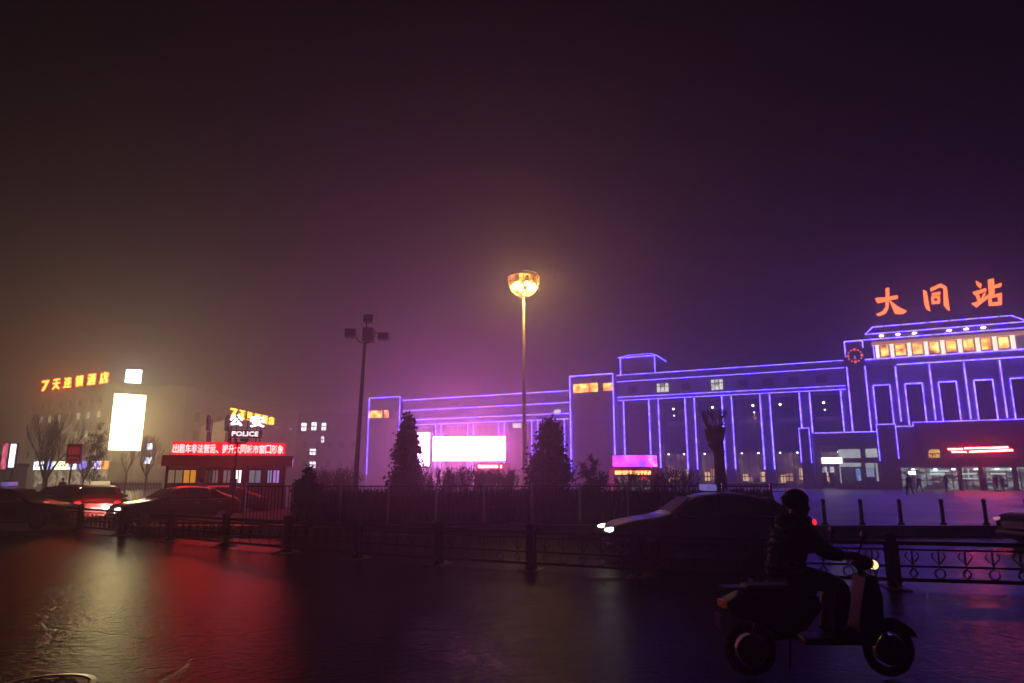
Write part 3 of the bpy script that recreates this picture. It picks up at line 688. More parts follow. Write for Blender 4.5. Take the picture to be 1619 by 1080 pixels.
wall_panels(hp[2], hp[3], (5.5, 8.4, 11.3), 6, lambda r_, i: False, ht, (-62, 115), 1.6, 1.6)
# hotel roof sign
def line_sign(name, label, txt, P, Q, zb, hh, m, gap=.14, sup=1.0, off=.0):
    P, Q = Vector(P), Vector(Q); dr = (Q - P).normalized(); L_ = (Q - P).length; n_ = len(txt)
    M_ = Matrix(((dr.x, -dr.y, 0, P.x), (dr.y, dr.x, 0, P.y), (0, 0, 1, zb), (0, 0, 0, 1)))
    t = thing(name, label, 'sign', M=M_); cw_ = L_ / n_
    for i, ch_ in enumerate(txt):
        glyphs('character', ch_, i * cw_ + cw_ * gap, (i + 1) * cw_ - cw_ * gap, sup, sup + hh, 0, m, t, .06, off)
    m_ = MB()
    for i in range(n_): m_.box((i + .5) * cw_ - .04, (i + .5) * cw_ + .04, .1, .18, 0, sup + hh * .8)
    m_.box(0, L_, .2, .26, sup + hh * .3, sup + hh * .3 + .08); m_.build('support_frame', dark_metal, t)
    return t
sig = mat('orange_hotel_letter', (.3, .1, .02), emit=(1, .11, .012), strength=40)
Y1, Y2 = 116, 104.5
XS = lambda px, py, Y: atY(px, py, Y).x
line_sign('hotel_roof_sign', 'large orange-red hotel lettering on the roof left of the billboard', '7天连锁酒店', (XS(63, 612, Y1), Y1, 0), (XS(174, 603, Y2), Y2, 0), hz_ + .4, 1.75, sig, .19, .35, .012)
sig2 = mat('yellow_hotel_letter', (.3, .2, .02), emit=(1, .42, .03), strength=9)
Y1, Y2 = 96, 112
line_sign('rear_hotel_sign', 'smaller yellow hotel lettering sinking to one side above the police sign', '7天连锁酒店', (XS(363, 652, Y1), Y1, 0), (XS(435, 657, Y2), Y2, 0), Z_at(659, Y1) - .35, 1.25, sig2, .12, .35, .008)
# the low block that carries the second sign
s = thing('hotel_rear_block', 'plain lower block of the hotel under the yellow lettering', 'building', (-37, 104, 0))
p4 = [(X_at(352, 96) , 96), (X_at(446, 114), 114), (X_at(446, 114) - 4, 124), (X_at(352, 96) - 10, 110)]
zt = Z_at(659, 96) - .35
MB().prism_z([(x_ + 37, y_ - 104) for x_, y_ in p4], -.2, zt).build('wall', hotel_m, s)
wall_panels(p4[0], p4[1], (3.5, 6.2), 6, lambda r_, i: False, s, (-37, 104), 1.2, 1.3)
# glaring billboard on the hotel corner
glare = screen_mat('glaring_yellow_white_panel', [(1, .80, .34), (1, .78, .32), (1, .82, .38)], 36, .3, 2)
A, B = Vector((atY(176.5, 666, 100.6).x, 100.6, 0)), Vector((atY(226.5, 667, 103.6).x, 103.6, 0))
dr = (B - A).normalized(); L_ = (B - A).length
M_ = Matrix(((dr.x, -dr.y, 0, A.x), (dr.y, dr.x, 0, A.y), (0, 0, 1, 0), (0, 0, 0, 1)))
s = thing('glaring_billboard', 'huge glaring yellow-white upright billboard on the hotel corner', 'billboard', M=M_)
zb0, zb1 = Z_at(711, 100.6), Z_at(622, 100.6)
MB().box(0, L_, -.1, 0, zb0, zb1).build('panel', glare, s)
MB().box(-.1, L_ + .1, .003, .6, zb0 - .1, zb1 + .1).build('housing', dark_metal, s)
mk = mat('grey_mark', (.1, .1, .1), emit=(.8, .8, .6), strength=2.2); zk = (zb0 + zb1) / 2
MB().box(L_ * .42, L_ * .66, -.125, -.102, zk - .05, zk + .05).box(L_ * .5, L_ * .64, -.125, -.102, zk + .3, zk + .38).box(L_ * .6, L_ * .72, -.125, -.102, zk + .06, zk + .14).build('faint_mark', mk, s)
m_ = MB()
for x_ in (.8, L_ - .8): m_.box(x_ - .15, x_ + .15, .1, 1.0, 0, zb0 - .11)
m_.build('support', grey_metal, s)
YY = 103.5
a, b = atY(193, 598, YY), atY(215, 598, YY); a.z, b.z = Z_at(583, YY), Z_at(613, YY)
s = thing('roof_billboard', 'small bluish white lit billboard up on the hotel roof corner', 'billboard', ((a.x + b.x) / 2, YY + 1.2, hz_ + .5), radians(25))
wk = (b.x - a.x) / 2
MB().box(-wk, wk, -.1, 0, b.z - hz_ - .5, a.z - hz_ - .5).build('panel', mat('bluish_panel', (.2, .2, .2), emit=(.75, .9, 1), strength=24), s)
MB().box(-wk - .08, wk + .08, .003, .4, b.z - hz_ - .58, a.z - hz_ - .42).build('housing', dark_metal, s)
m_ = MB()
for x_ in (-.7, .7): m_.box(x_ - .08, x_ + .08, .1, .3, 0, b.z - hz_ - .583)
m_.build('support', grey_metal, s)
# shop row in front of the hotel
sY0, sY1 = 100, 96
s = thing('shop_row', 'low row of small shops under the hotel', 'shops', (-66, 100, 0))
A, B = Vector((X_at(52, 104), 104, 0)), Vector((X_at(168, 97), 97, 0)); dr = (B - A).normalized(); L_ = (B - A).length
M_ = Matrix(((dr.x, -dr.y, 0, A.x), (dr.y, dr.x, 0, A.y), (0, 0, 1, 0), (0, 0, 0, 1)))
s.matrix_world = M_
zs0, zs1 = Z_at(742, 100), Z_at(729.5, 100)
MB().box(0, L_, .2, 3, 0, zs1 - .1).build('wall', hotel_m, s)
shop_lit = screen_mat('shop_front_glow', [(.01, .01, .01), (.08, .06, .04), (.5, .4, .25), (.05, .05, .06)], 1.8, 1.1, 4)
for i in range(6): MB().box(i * L_ / 6 + .2, (i + 1) * L_ / 6 - .2, .1, .198, .3, zs0 - .2).build('shop_window', shop_lit, s)
segs = [(0, .16, (.85, .9, 1), 5, 'white shop sign, first in the row'), (.165, .26, (.3, .4, 1), 2.6, 'blue-white shop sign, second in the row'), (.28, .47, (1, .95, .45), 4, 'yellow-white shop sign behind the red notice board'), (.475, .6, (.9, .7, 1), 3.5, 'pinkish white shop sign behind the red notice board'), (.6, .72, (.2, .2, 1), 1.2, 'dim blue shop sign behind the leafy shrub'), (.8, .91, (.55, .5, 1), 2.8, 'lilac shop sign near the orange one'), (.92, 1.0, (1, .3, .05), 1.8, 'small orange shop sign at the row end')]
for u0, u1, c_, st_, lb in segs:
    t = thing('shop_sign_board', lb, 'sign', M=M_, group='lit signs on the shop row')
    m_ = mat('sign_light_%d' % int(u0 * 100), (.2, .2, .2), emit=c_, strength=st_ * 2.2)
    MB().box(u0 * L_, u1 * L_, -.1, .05, zs0, zs1).build('sign_face', m_, t)
    mm = MB(); x_ = u0 * L_ + .3
    while x_ < u1 * L_ - .4: mm.box(x_, x_ + .3, -.13, -.102, zs0 + .35, zs1 - .35); x_ += .75
    mm.build('sign_marks', mat('sign_mark_blue', (.05, .06, .25), .5), t)
    MB().box(u0 * L_, u1 * L_, -.1, .15, zs0 - .1, zs0 - .003).build('sign_frame', dark_metal, t)
# two lights behind the small tree
for p_, y_, lb in ((237, 706, 'upper small bluish light box behind the slender tree'), (234.5, 728, 'lower bluish light box behind the slender tree')):
    a = atY(p_, y_, 96)
    t = thing('light_box', lb, 'sign', (a.x, 96, 0)); MB().box(-.38, .38, -.1, 0, a.z - .42, a.z + .42).build('sign_face', mat('bluish_box', (.2, .2, .2), emit=(.6, .7, 1), strength=7), t)
    MB().box(-.05, .05, .003, .1, 0, a.z + .4).build('post', dark_metal, t)
# distant block with lit windows
s = thing('distant_office', 'faint distant block with a row of four lit windows', 'building', (X_at(500, 150), 150, 0))
cxo = X_at(500, 150); x0_, x1_ = X_at(448, 150) - cxo, X_at(574, 150) - cxo; zt = Z_at(657, 150)
MB().box(x0_, x1_, 0, 14, -.2, zt).build('wall', hotel_m, s); MB().box(x0_ - .2, x1_ + .2, -.2, 14.2, zt + .002, zt + .4).build('parapet', stone, s)
ow = mat('cold_window_glow', (.3, .3, .3), emit=(.95, .9, 1), strength=5)
for p_, y_, w_, h_ in ((465, 675, 6, 12), (480.5, 675, 6.5, 12), (496.5, 674, 6.5, 12), (512, 674.5, 5.5, 11), (494.5, 714.5, 8, 9), (494, 735, 9, 9), (510, 695, 3, 9)):
    a, b = atY(p_ - w_ / 2, y_ - h_ / 2, 150), atY(p_ + w_ / 2, y_ + h_ / 2, 150)
    fr = MB().box(a.x - cxo, b.x - cxo, -.08, 0, b.z, a.z).build('window', ow, s)
    MB().box((a.x + b.x) / 2 - cxo - .07, (a.x + b.x) / 2 - cxo + .07, -.12, -.082, b.z, a.z).box(a.x - cxo, b.x - cxo, -.14, -.122, (a.z + b.z) / 2 - .12, (a.z + b.z) / 2 + .12).build('frame', mull, fr)
for i in range(6):
    for z_ in (4, 8):
        x_ = x0_ + 1.2 + i * 2.6
        if x_ < x1_ - 1: MB().box(x_, x_ + 1, -.05, -.002, z_, z_ + 1.3).build('window', hwin, s)
# far left: dark building edge with two upright signs
s = thing('edge_building', 'dark low building behind the two upright lit signs', 'building', (X_at(-30, 66), 66, 0))
MB().box(-8, X_at(28, 66) - X_at(-30, 66), 0, 1.2, 0, Z_at(738, 66)).build('wall', hotel_m, s); MB().box(-8.2, X_at(29, 66) - X_at(-30, 66), -.2, 1.3, Z_at(738, 66) + .002, Z_at(738, 66) + .3).build('roof', roof_tile, s)
for p0, p1, y0, y1, m_, lb in ((3, 11, 701, 742, screen_mat('pink_red_sign', [(.3, .01, .05), (1, .08, .2), (1, .3, .5)], 1.6, 2.5, 3), 'upright pink-red lit sign on the dark building'), (15, 24, 702, 739, screen_mat('blue_white_sign', [(.35, .4, 1), (.8, .85, 1), (.95, .95, 1)], 4.5, 2.5, 5), 'upright blue-white lit sign on the dark building')):
    t = panel_thing('upright_sign', lb, 'sign', (p0, y0), (p1, y1), 64, m_, .2, False, 0, 'sign_face', 0)
    MB().box(-.06, .06, .203, .3, 0, Z_at(y0, 64)).build('post', dark_metal, t)

# ------------------------------------------------------------------ police booth
bY = 31.0; BYAW = radians(17)
BO = Vector((X_at(360, bY), bY, 0))
def bx(px):
    k_ = (px - CX) / 1100.5; c_, s_ = cos(BYAW), sin(BYAW)   # (BO.x + t c) / (BO.y + t s) = k
    return (k_ * BO.y - BO.x) / (c_ - k_ * s_)
def bz(py): return Z_at(py, bY)
booth_m = mat('booth_red_brown', (.30, .12, .10), .6, noise=.2, nscale=2)
roof_red = mat('booth_roof', (.30, .03, .03), .45, noise=.15, nscale=2)
s = thing('police_booth', 'low red-brown police booth with flat red roof and lit windows', 'booth', (X_at(360, bY), bY, 0), BYAW)
x0, x1 = bx(262), bx(452)
zwt, zwb = bz(741), bz(766)
openings = [(264, 288, 0), (290, 309, 1), (324, 333, 2), (336, 344, 3), (353, 364, 3), (372, 381, 4), (394, 412, 5), (423, 429, 6), (432, 441, 7)]
m_ = MB().box(x0, x1, 0, 3.2, 0, zwb).box(x0, x1, 0, 3.2, zwt, bz(738))
cur = x0
for p0, p1, k_ in openings:
    m_.box(cur, bx(p0), 0, .25, zwb + .001, zwt - .001); cur = bx(p1)
m_.box(cur, x1, 0, .25, zwb + .001, zwt - .001)
m_.build('wall', booth_m, s)
bw = [mat('booth_cream', (.5, .45, .35), emit=(.75, .6, .32), strength=.32), mat('booth_amber', (.5, .3, .05), emit=(1, .42, .03), strength=.9), mat('booth_dim', (.2, .2, .18), emit=(.4, .35, .3), strength=.12), mat('booth_grey', (.4, .4, .45), emit=(.6, .5, .6), strength=.3), mat('booth_bright', (.8, .8, .8), emit=(1, .97, .95), strength=2.6), mat('booth_blue_grey', (.4, .45, .5), emit=(.5, .5, .65), strength=.4), mat('booth_blue', (.3, .35, .6), emit=(.4, .5, .95), strength=.75), mat('booth_violet', (.4, .3, .7), emit=(.6, .3, 1), strength=1.0)]
for p0, p1, k_ in openings:
    z0_ = zwb + .01 if k_ != 0 else .1
    wn = MB().box(bx(p0), bx(p1), .1, .14, zwb + .01, zwt - .01).build('window', bw[k_], s)
    MB().box(bx(p0), bx(p1), .03, .098, zwt - .07, zwt - .002).box(bx(p0), bx(p1), .03, .098, zwb + .002, zwb + .07).box((bx(p0) + bx(p1)) / 2 - .02, (bx(p0) + bx(p1)) / 2 + .02, .04, .097, zwb + .07, zwt - .07).build('frame', dark_metal, wn)
MB().box(bx(257), bx(461), -.6, 3.5, bz(737.5), bz(722.5)).build('roof', roof_red, s)
MB().box(bx(258), bx(463), -.66, 3.56, bz(722.5) + .002, bz(721)).build('roof_edge', roof_red, s)
for p_ in (266, 392, 449): MB().box(bx(p_) - .05, bx(p_) + .05, -.45, -.35, 0, bz(737.5) - .002).build('post', dark_metal, s)
MB().box(bx(390), bx(446), -.3, -.02, bz(768), bz(766.4)).build('counter_ledge', grey_metal, s)
# LED board on the roof
fd = -.55
s = thing('police_led_board', 'long red display board with glowing white-pink characters on the booth roof', 'display', (X_at(360, bY), bY, bz(721)), BYAW)
zo = bz(721)
MB().box(bx(271.5), bx(448.5), fd, fd + .25, .03, bz(700) - zo).build('housing', mat('red_led_board_face', (.2, .01, .015), .5, emit=(1, .008, .02), strength=1.3), s)
ledw = mat('pale_pink_led_text', (.5, .3, .3), emit=(1, .033, .033), strength=55)
TXT = '出租车非法营运、提升大同城市窗口形象'
p0_, p1_ = 272.5, 446.0
st_ = (p1_ - p0_) / len(TXT)
for i, ch_ in enumerate(TXT):
    a_, b_ = p0_ + i * st_ + .3, p0_ + (i + 1) * st_ - .4
    tt = 704 + .0 * i; bt = 717.5
    if ch_ == '、': b_ = a_ + 4; tt = 713
    glyphs('character', ch_, bx(a_), bx(b_), bz(bt) - zo, bz(tt) - zo, fd - .03, ledw, s, .02, .012)
m_ = MB()
for p_ in (285, 325, 360, 400, 435): m_.box(bx(p_) - .04, bx(p_) + .04, fd + .26, fd + .34, 0, bz(702) - zo).tube((bx(p_), fd + .3, bz(703) - zo), (bx(p_), fd + 1.2, 0.01), .03, .03, 5)
m_.build('support_frame', dark_metal, s)
# police sign tower
s = thing('police_sign', 'white glowing police characters over a dark panel reading POLICE', 'sign', (X_at(387, bY), bY + .8, zo), BYAW)
def bx2(px): return X_at(px - 13, bY + .6) - X_at(387, bY + .6)
def bz2(py): return Z_at(py, bY + .6) - zo
pw = mat('white_police_letter', (.5, .5, .5), emit=(.95, .8, 1), strength=7)
glyphs('character', '公', bx2(361), bx2(381), bz2(673.5), bz2(655.5), 0, pw, s, .06, .03)
glyphs('character', '安', bx2(392), bx2(414), bz2(675), bz2(656.5), 0, pw, s, .06, .03)
MB().box(bx2(361), bx2(411), .0, .2, bz2(692), bz2(680)).build('name_panel', mat('dark_blue_panel', (.015, .012, .04), .4), s)
glyphs('lettering', 'POLICE', bx2(366), bx2(405.5), bz2(689.5), bz2(682), -.02, mat('white_letter', (.8, .8, .8), emit=(1, .97, 1), strength=2.6), s, .015, .015)
m_ = MB()
for p_ in (364, 371, 388, 402, 408): m_.box(bx2(p_) - .025, bx2(p_) + .025, .21, .27, 0, bz2(660))
m_.box(bx2(361), bx2(414), .28, .32, bz2(676.5), bz2(675.5)).box(bx2(361), bx2(414), .28, .32, bz2(662), bz2(661)); m_.build('support_frame', dark_metal, s)
backm = mat('unlit_letter_side', (.10, .035, .06), .5)
for px_, lab, grp in ((322, 'dark unlit police characters standing apart on the booth roof', None), (352, 'dark unlit characters seen at an angle behind the glowing police sign', None)):
    t = thing('side_sign', lab, 'sign', (X_at(px_, bY + 1.4), bY + 1.4, zo), radians(-60 if px_ > 340 else -72))
    hz0 = Z_at(681, bY + 1.4) - zo; hz1 = Z_at(657, bY + 1.4) - zo
    glyphs('character', '公', -.5, -.05, hz0, hz1, 0, backm, t, .05, .03); glyphs('character', '安', .05, .5, hz0, hz1, 0, backm, t, .05, .03)
    MB().box(-.48, .48, .02, .1, .25, hz0 - .08).build('name_panel', backm, t)
    MB().box(-.4, -.36, .11, .15, 0, hz1 * .9).box(.36, .4, .11, .15, 0, hz1 * .9).build('support_frame', dark_metal, t)

# ------------------------------------------------------------------ lamps and poles
# high mast with bowl head
mY = 46; mx = X_at(829, mY); mz = Z_at(470, mY) - ZG; mtop = Z_at(432, mY) - ZG
s = thing('high_mast_lamp', 'tall high mast lamp with a glowing golden bowl head', 'street lamp', (mx, mY, ZG))
MB().lathe([(.34, 0), (.34, .06), (.24, .1), (.22, .3)], n=16).build('base', grey_metal, s)
MB().tube((0, 0, .3), (0, 0, mz + .4), .16, .10, 12).build('pole', mat('galvanised_pole', (.7, .62, .52), .4, metal=.35, noise=.1), s, True)
brass = mat('golden_bowl_metal', (.75, .52, .22), .35, metal=.6)
R_ = 26.5 * mY / 1100.5
bw_ = mtop - mz
m_ = MB(); nb = 20
for i in range(nb):
    t = 2 * pi * i / nb; pts = []
    for k_ in range(7):
        e = k_ / 6 * pi / 2; pts.append((R_ * sin(e) * cos(t), R_ * sin(e) * sin(t), mz + (bw_ * .82) * (1 - cos(e))))
    m_.path(pts, .028, 5)
for e in (.35, .7, 1.0):
    r = R_ * sin(e * pi / 2); z_ = mz + bw_ * .82 * (1 - cos(e * pi / 2))
    m_.path([(r * cos(2 * pi * i / 24), r * sin(2 * pi * i / 24), z_) for i in range(25)], .03, 5)
m_.build('bowl_cage', brass, s)
MB().lathe([(R_ * 1.0, mz + bw_ * .84), (R_ * .85, mz + bw_ * .95), (R_ * .4, mz + bw_ * 1.02), (.0, mz + bw_ * 1.05)], n=24).build('lid', mat('amber_lid', (.35, .18, .07), .45, metal=.4), s)
lampm = mat('sodium_lamp', (.8, .6, .3), emit=(1, .50, .13), strength=1700); lampd = mat('dim_sodium_lamp', (.8, .6, .3), emit=(1, .6, .16), strength=420)
for i in range(6):
    t = 2 * pi * (i + .15) / 6 - .35; x_, y_ = R_ * .6 * cos(t), R_ * .6 * sin(t); zz = mz + bw_ * .52
    hd = MB().lathe([(.2, 0), (.24, .22), (.12, .42), (.08, .5)], (x_, y_, zz), 12).build('lamp_head', brass, s)
    MB().ball((x_, y_, zz - .12), .15, .15, .12).build('bulb', lampm if i in (0,) else lampd, hd)
# dark four-head floodlight pole
lY = 30; a, b = G(560, 0) if False else Vector((X_at(561, lY), lY, 0)), atY(577, 540, lY)
s = thing('floodlight_pole', 'dark unlit pole carrying four box floodlights', 'street lamp', (a.x, lY, 0))
dx = b.x - a.x
ptop = b.z
MB().tube((0, 0, 0), (dx, 0, ptop), .12, .07, 10).build('pole', black_paint, s, True)
MB().lathe([(.22, 0), (.22, .05), (.14, .09), (.13, .25)], n=12).build('base', black_paint, s)
def lz(py): return Z_at(py, lY)
def lx(px): return X_at(px - 3.5, lY) - a.x + .0
m_ = MB()
for sx in (-1, 1):
    m_.path([(dx, 0, ptop - .1), (dx + sx * .25, 0, ptop - .02), (dx + sx * .42, 0, ptop + .2), (dx + sx * .42, 0, ptop + .45), (dx + sx * .55, 0, ptop + .38)], .028, 6)
m_.path([(dx, 0, ptop - .1), (dx + .05, 0, lz(505))], .03, 6); m_.build('bracket', black_paint, s)
for hx, hz0, hz1, hw in ((548, 534, 521, 9), (602, 538, 527, 9), (577, 510, 498.5, 8.5), (577, 541, 519, 9)):
    x_ = lx(hx); w_ = hw * lY / 1100.5
    hd = MB().box(x_ - w_, x_ + w_, -.25, .2, lz(hz0), lz(hz1)).build('floodlight', black_paint, s, bevel=.04)
    MB().box(x_ - w_ * .8, x_ + w_ * .8, -.27, -.252, lz(hz0) + .05, lz(hz1) - .05).build('lamp_glass', dark_glass, hd)
# camera pole by the booth
s = thing('camera_pole', 'thin dark pole with a cluster of cameras in front of the booth', 'pole', (X_at(371, 27), 27, 0))
zt = Z_at(697, 27)
MB().tube((0, 0, 0), (0, 0, zt), .055, .04, 8).build('pole', dark_metal, s)
MB().box(-.35, .35, -.03, .03, zt - .12, zt - .06).build('crossbar', dark_metal, s)
for x_, r_ in ((-.3, .4), (0, 0), (.3, -.4)):
    M_ = Matrix.Translation((x_, 0, zt + .02)) @ Matrix.Rotation(r_, 4, 'Z')
    MB().box(-.06, .06, -.2, .12, -.05, .06, M_).build('camera_head', dark_metal, s)
MB().box(-.13, .13, -.12, -.055, 1.2, 1.7).build('control_box', grey_metal, s)
# red notice board on a pole
nY = 40
s = thing('notice_board', 'dark red square notice board on a thin pole before the shops', 'sign', (X_at(113, nY), nY, 0))
def nx(px): return X_at(px, nY) - X_at(113, nY)
MB().tube((-.1, 0, 0), (-.1, 0, Z_at(733, nY)), .05, .05, 8).build('pole', grey_metal, s)
MB().box(nx(101), nx(124.5), -.06, .06, Z_at(733.5, nY), Z_at(702, nY)).build('board', mat('dark_red_board', (.25, .015, .03), .5, emit=(1, .02, .05), strength=.06), s)
m_ = MB().box(nx(104), nx(122), -.075, -.062, Z_at(719, nY), Z_at(707, nY)).box(nx(103), nx(122), -.075, -.062, Z_at(731.5, nY), Z_at(723, nY))
m_.build('notice_panel', mat('red_notice', (.5, .04, .06), .5, emit=(1, .05, .08), strength=.28), s)
m_ = MB()
for k_ in range(4): m_.box(nx(104.5 + k_ * 4.3), nx(107.4 + k_ * 4.3), -.085, -.077, Z_at(729.5, nY), Z_at(725, nY))
m_.build('marks', dark_metal, s)

# ------------------------------------------------------------------ trees and shrubs
def grow(mb, p, dr, L_, r, depth, rnd, spread=.5, up=.15, tip=.006, n=5):
    q_ = p; steps = 2
    for k_ in range(steps):
        dr = (dr + Vector((rnd.uniform(-.13, .13), rnd.uniform(-.13, .13), rnd.uniform(-.02, .1)))).normalized()
        nq = q_ + dr * L_ / steps; r2 = max(tip, r * (1 - .18))
        mb.tube(q_, nq, r, r2, n, False); q_ = nq; r = r2
        if depth > 0 and rnd.random() < .75:
            ax = Vector((rnd.uniform(-1, 1), rnd.uniform(-1, 1), rnd.uniform(-.2, .8))).normalized()
            grow(mb, q_, (dr * (1 - spread * .9) + ax * spread).normalized(), L_ * rnd.uniform(.5, .8), r * .55, depth - 1, rnd, spread, up, tip, max(3, n - 1))
    if depth > 0:
        for _ in range(2):
            ax = Vector((rnd.uniform(-1, 1), rnd.uniform(-1, 1), rnd.uniform(0, 1))).normalized()
            grow(mb, q_, (dr * (1 - spread) + ax * spread + Vector((0, 0, up))).normalized(), L_ * rnd.uniform(.6, .85), r * .7, depth - 1, rnd, spread, up, tip, max(3, n - 1))
def bare_tree(name, label, px, Y, top, seed, z=0.0, trunk=.3, depth=4, spread=.45, r0=None, cat='tree', group=None):
    hh = Z_at(top, Y) - z; rnd = random.Random(seed)
    t = thing(name, label, cat, (X_at(px, Y), Y, z), 0, group)
    r0 = r0 or hh * .022
    m_ = MB().tube((0, 0, 0), (0, 0, hh * trunk * .5), r0 * 1.3, r0, 8, False).tube((0, 0, hh * trunk * .5), (0, 0, hh * trunk), r0, r0 * .9, 8)
    m_.build('trunk', bark, t)
    m_ = MB()
    for i in range(5):
        a_ = 2 * pi * i / 5 + rnd.random(); grow(m_, Vector((0, 0, hh * trunk * rnd.uniform(.8, 1))), Vector((cos(a_) * .45, sin(a_) * .45, 1)).normalized(), hh * .26, r0 * .6, depth - 1, rnd, spread, .25, max(.008, Y * .00022))
    zmax = max(v[2] for v in m_.v); k_ = (hh - hh * trunk) / (zmax - hh * trunk)
    m_.v = [(v[0] * min(k_, 1.2), v[1] * min(k_, 1.2), hh * trunk * .8 + (v[2] - hh * trunk * .8) * k_) for v in m_.v]
    m_.build('crown', bark, t)
    return t
def leaf_cloud(mb, n, shape, size, rnd):
    """leaf-sized faces spread through shape(u) which returns a point"""
    for _ in range(n):
        p = shape(rnd); a = Vector((rnd.gauss(0, 1), rnd.gauss(0, 1), rnd.gauss(0, 1))).normalized(); b = a.orthogonal().normalized(); c_ = a.cross(b)
        s_ = size * rnd.uniform(.6, 1.4)
        mb.add([p - b * s_ - c_ * s_ * .5, p + b * s_ - c_ * s_ * .5, p + b * s_ * .6 + c_ * s_ * .7, p - b * s_ * .6 + c_ * s_ * .7], [(0, 1, 2, 3)])
def conifer(name, label, px, Y, top, wpx, seed, z=ZG, power=1.0, n=5200):
    hh = Z_at(top, Y) - z; W = wpx / 2 * Y / 1100.5; rnd = random.Random(seed)
    t = thing(name, label, 'tree', (X_at(px, Y), Y, z))
    MB().tube((0, 0, 0), (0, 0, hh * .9), .09, .02, 8).build('trunk', bark, t)
    clumps = []
    for i in range(150):
        u = rnd.random() ** 1.25; h_ = .08 + .90 * u
        rr_ = W * min(1, (1 - h_) * 1.9) ** power * (.75 + .25 * min(1, h_ * 4)) * rnd.uniform(.55, 1.02); a_ = rnd.random() * 2 * pi
        clumps.append((Vector((rr_ * cos(a_), rr_ * sin(a_), hh * h_)), .10 + .16 * W * (1 - h_ * .6)))
    for k_ in range(5):
        clumps.append((Vector((rnd.uniform(-.12, .12), rnd.uniform(-.12, .12), hh * (.93 + .015 * k_))), .05))
    def sh(r_):
        c_, s_ = r_.choice(clumps); return c_ + Vector((r_.gauss(0, s_ * .7), r_.gauss(0, s_ * .7), r_.gauss(0, s_ * 1.1)))
    m_ = MB(); leaf_cloud(m_, n, sh, .06, rnd)
    for c_, s_ in clumps: m_.ball((c_.x * .78, c_.y * .78, c_.z), s_ * .95, s_ * .95, s_ * 1.3, 6, 4)
    m_.build('crown', leaf_dark, t)
    return t
conifer('cypress_tree', 'slim dark pointed cypress beside the glaring upright screen', 642, 27, 662, 50, 4, power=.9)
conifer('juniper_tree', 'broad dark egg-shaped evergreen next to the high mast lamp', 869, 27, 671, 68, 9, power=.55, n=6500)
def ball_shrub(name, label, px, Y, top, wpx, seed, z=ZG, n=2600, m=leaf_mid):
    hh = Z_at(top, Y) - z; W = wpx / 2 * Y / 1100.5; rnd = random.Random(seed)
    t = thing(name, label, 'shrub', (X_at(px, Y), Y, z))
    tr = MB()
    for i in range(5): tr.tube((0, 0, 0), (rnd.uniform(-W, W) * .4, rnd.uniform(-W, W) * .4, hh * .6), .03, .015, 5)
    tr.build('stem', bark, t)
    cz = hh - W * .95
    cl_ = []
    for _ in range(60):
        d_ = Vector((rnd.gauss(0, 1), rnd.gauss(0, 1), rnd.gauss(0, 1))).normalized() * rnd.uniform(.35, .92)
        cl_.append(Vector((d_.x * W, d_.y * W, max(.15, cz + d_.z * max(W, cz * .8)))))
    def sh(r_):
        c_ = r_.choice(cl_); return c_ + Vector((r_.gauss(0, .13), r_.gauss(0, .13), r_.gauss(0, .13))) * W
    m_ = MB(); leaf_cloud(m_, n, sh, .04, rnd); m_.build('crown', m, t)
    return t
ball_shrub('round_shrub', 'clipped round leafy shrub behind the fence near the middle tower', 937, 28, 737, 46, 5)
ball_shrub('round_shrub', 'dark rounded shrub standing before the picket fence beside the booth', 489, 19.5, 765, 50, 6, 0, 3400, leaf_dark)
ball_shrub('leafy_shrub', 'leafy evergreen shrub between the notice board and the billboard', 147, 52, 702, 36, 8, 0, 2600)
bare_tree('bare_tree', 'tall bare tree in front of the hotel and shops', 72, 60, 652, 21, 0, .22, 5, .34, .22)
bare_tree('bare_tree', 'slender bare tree beside the red booth with lights behind', 231, 58, 685, 22, 0, .4, 4, .5, .09)
bare_tree('bare_tree', 'thin bare sapling under the glaring billboard', 199, 60, 705, 23, 0, .5, 3, .4, .07)
bare_tree('bare_tree', 'wispy bare tree behind the leafy evergreen shrub', 132, 62, 688, 26, 0, .3, 4, .5, .08)
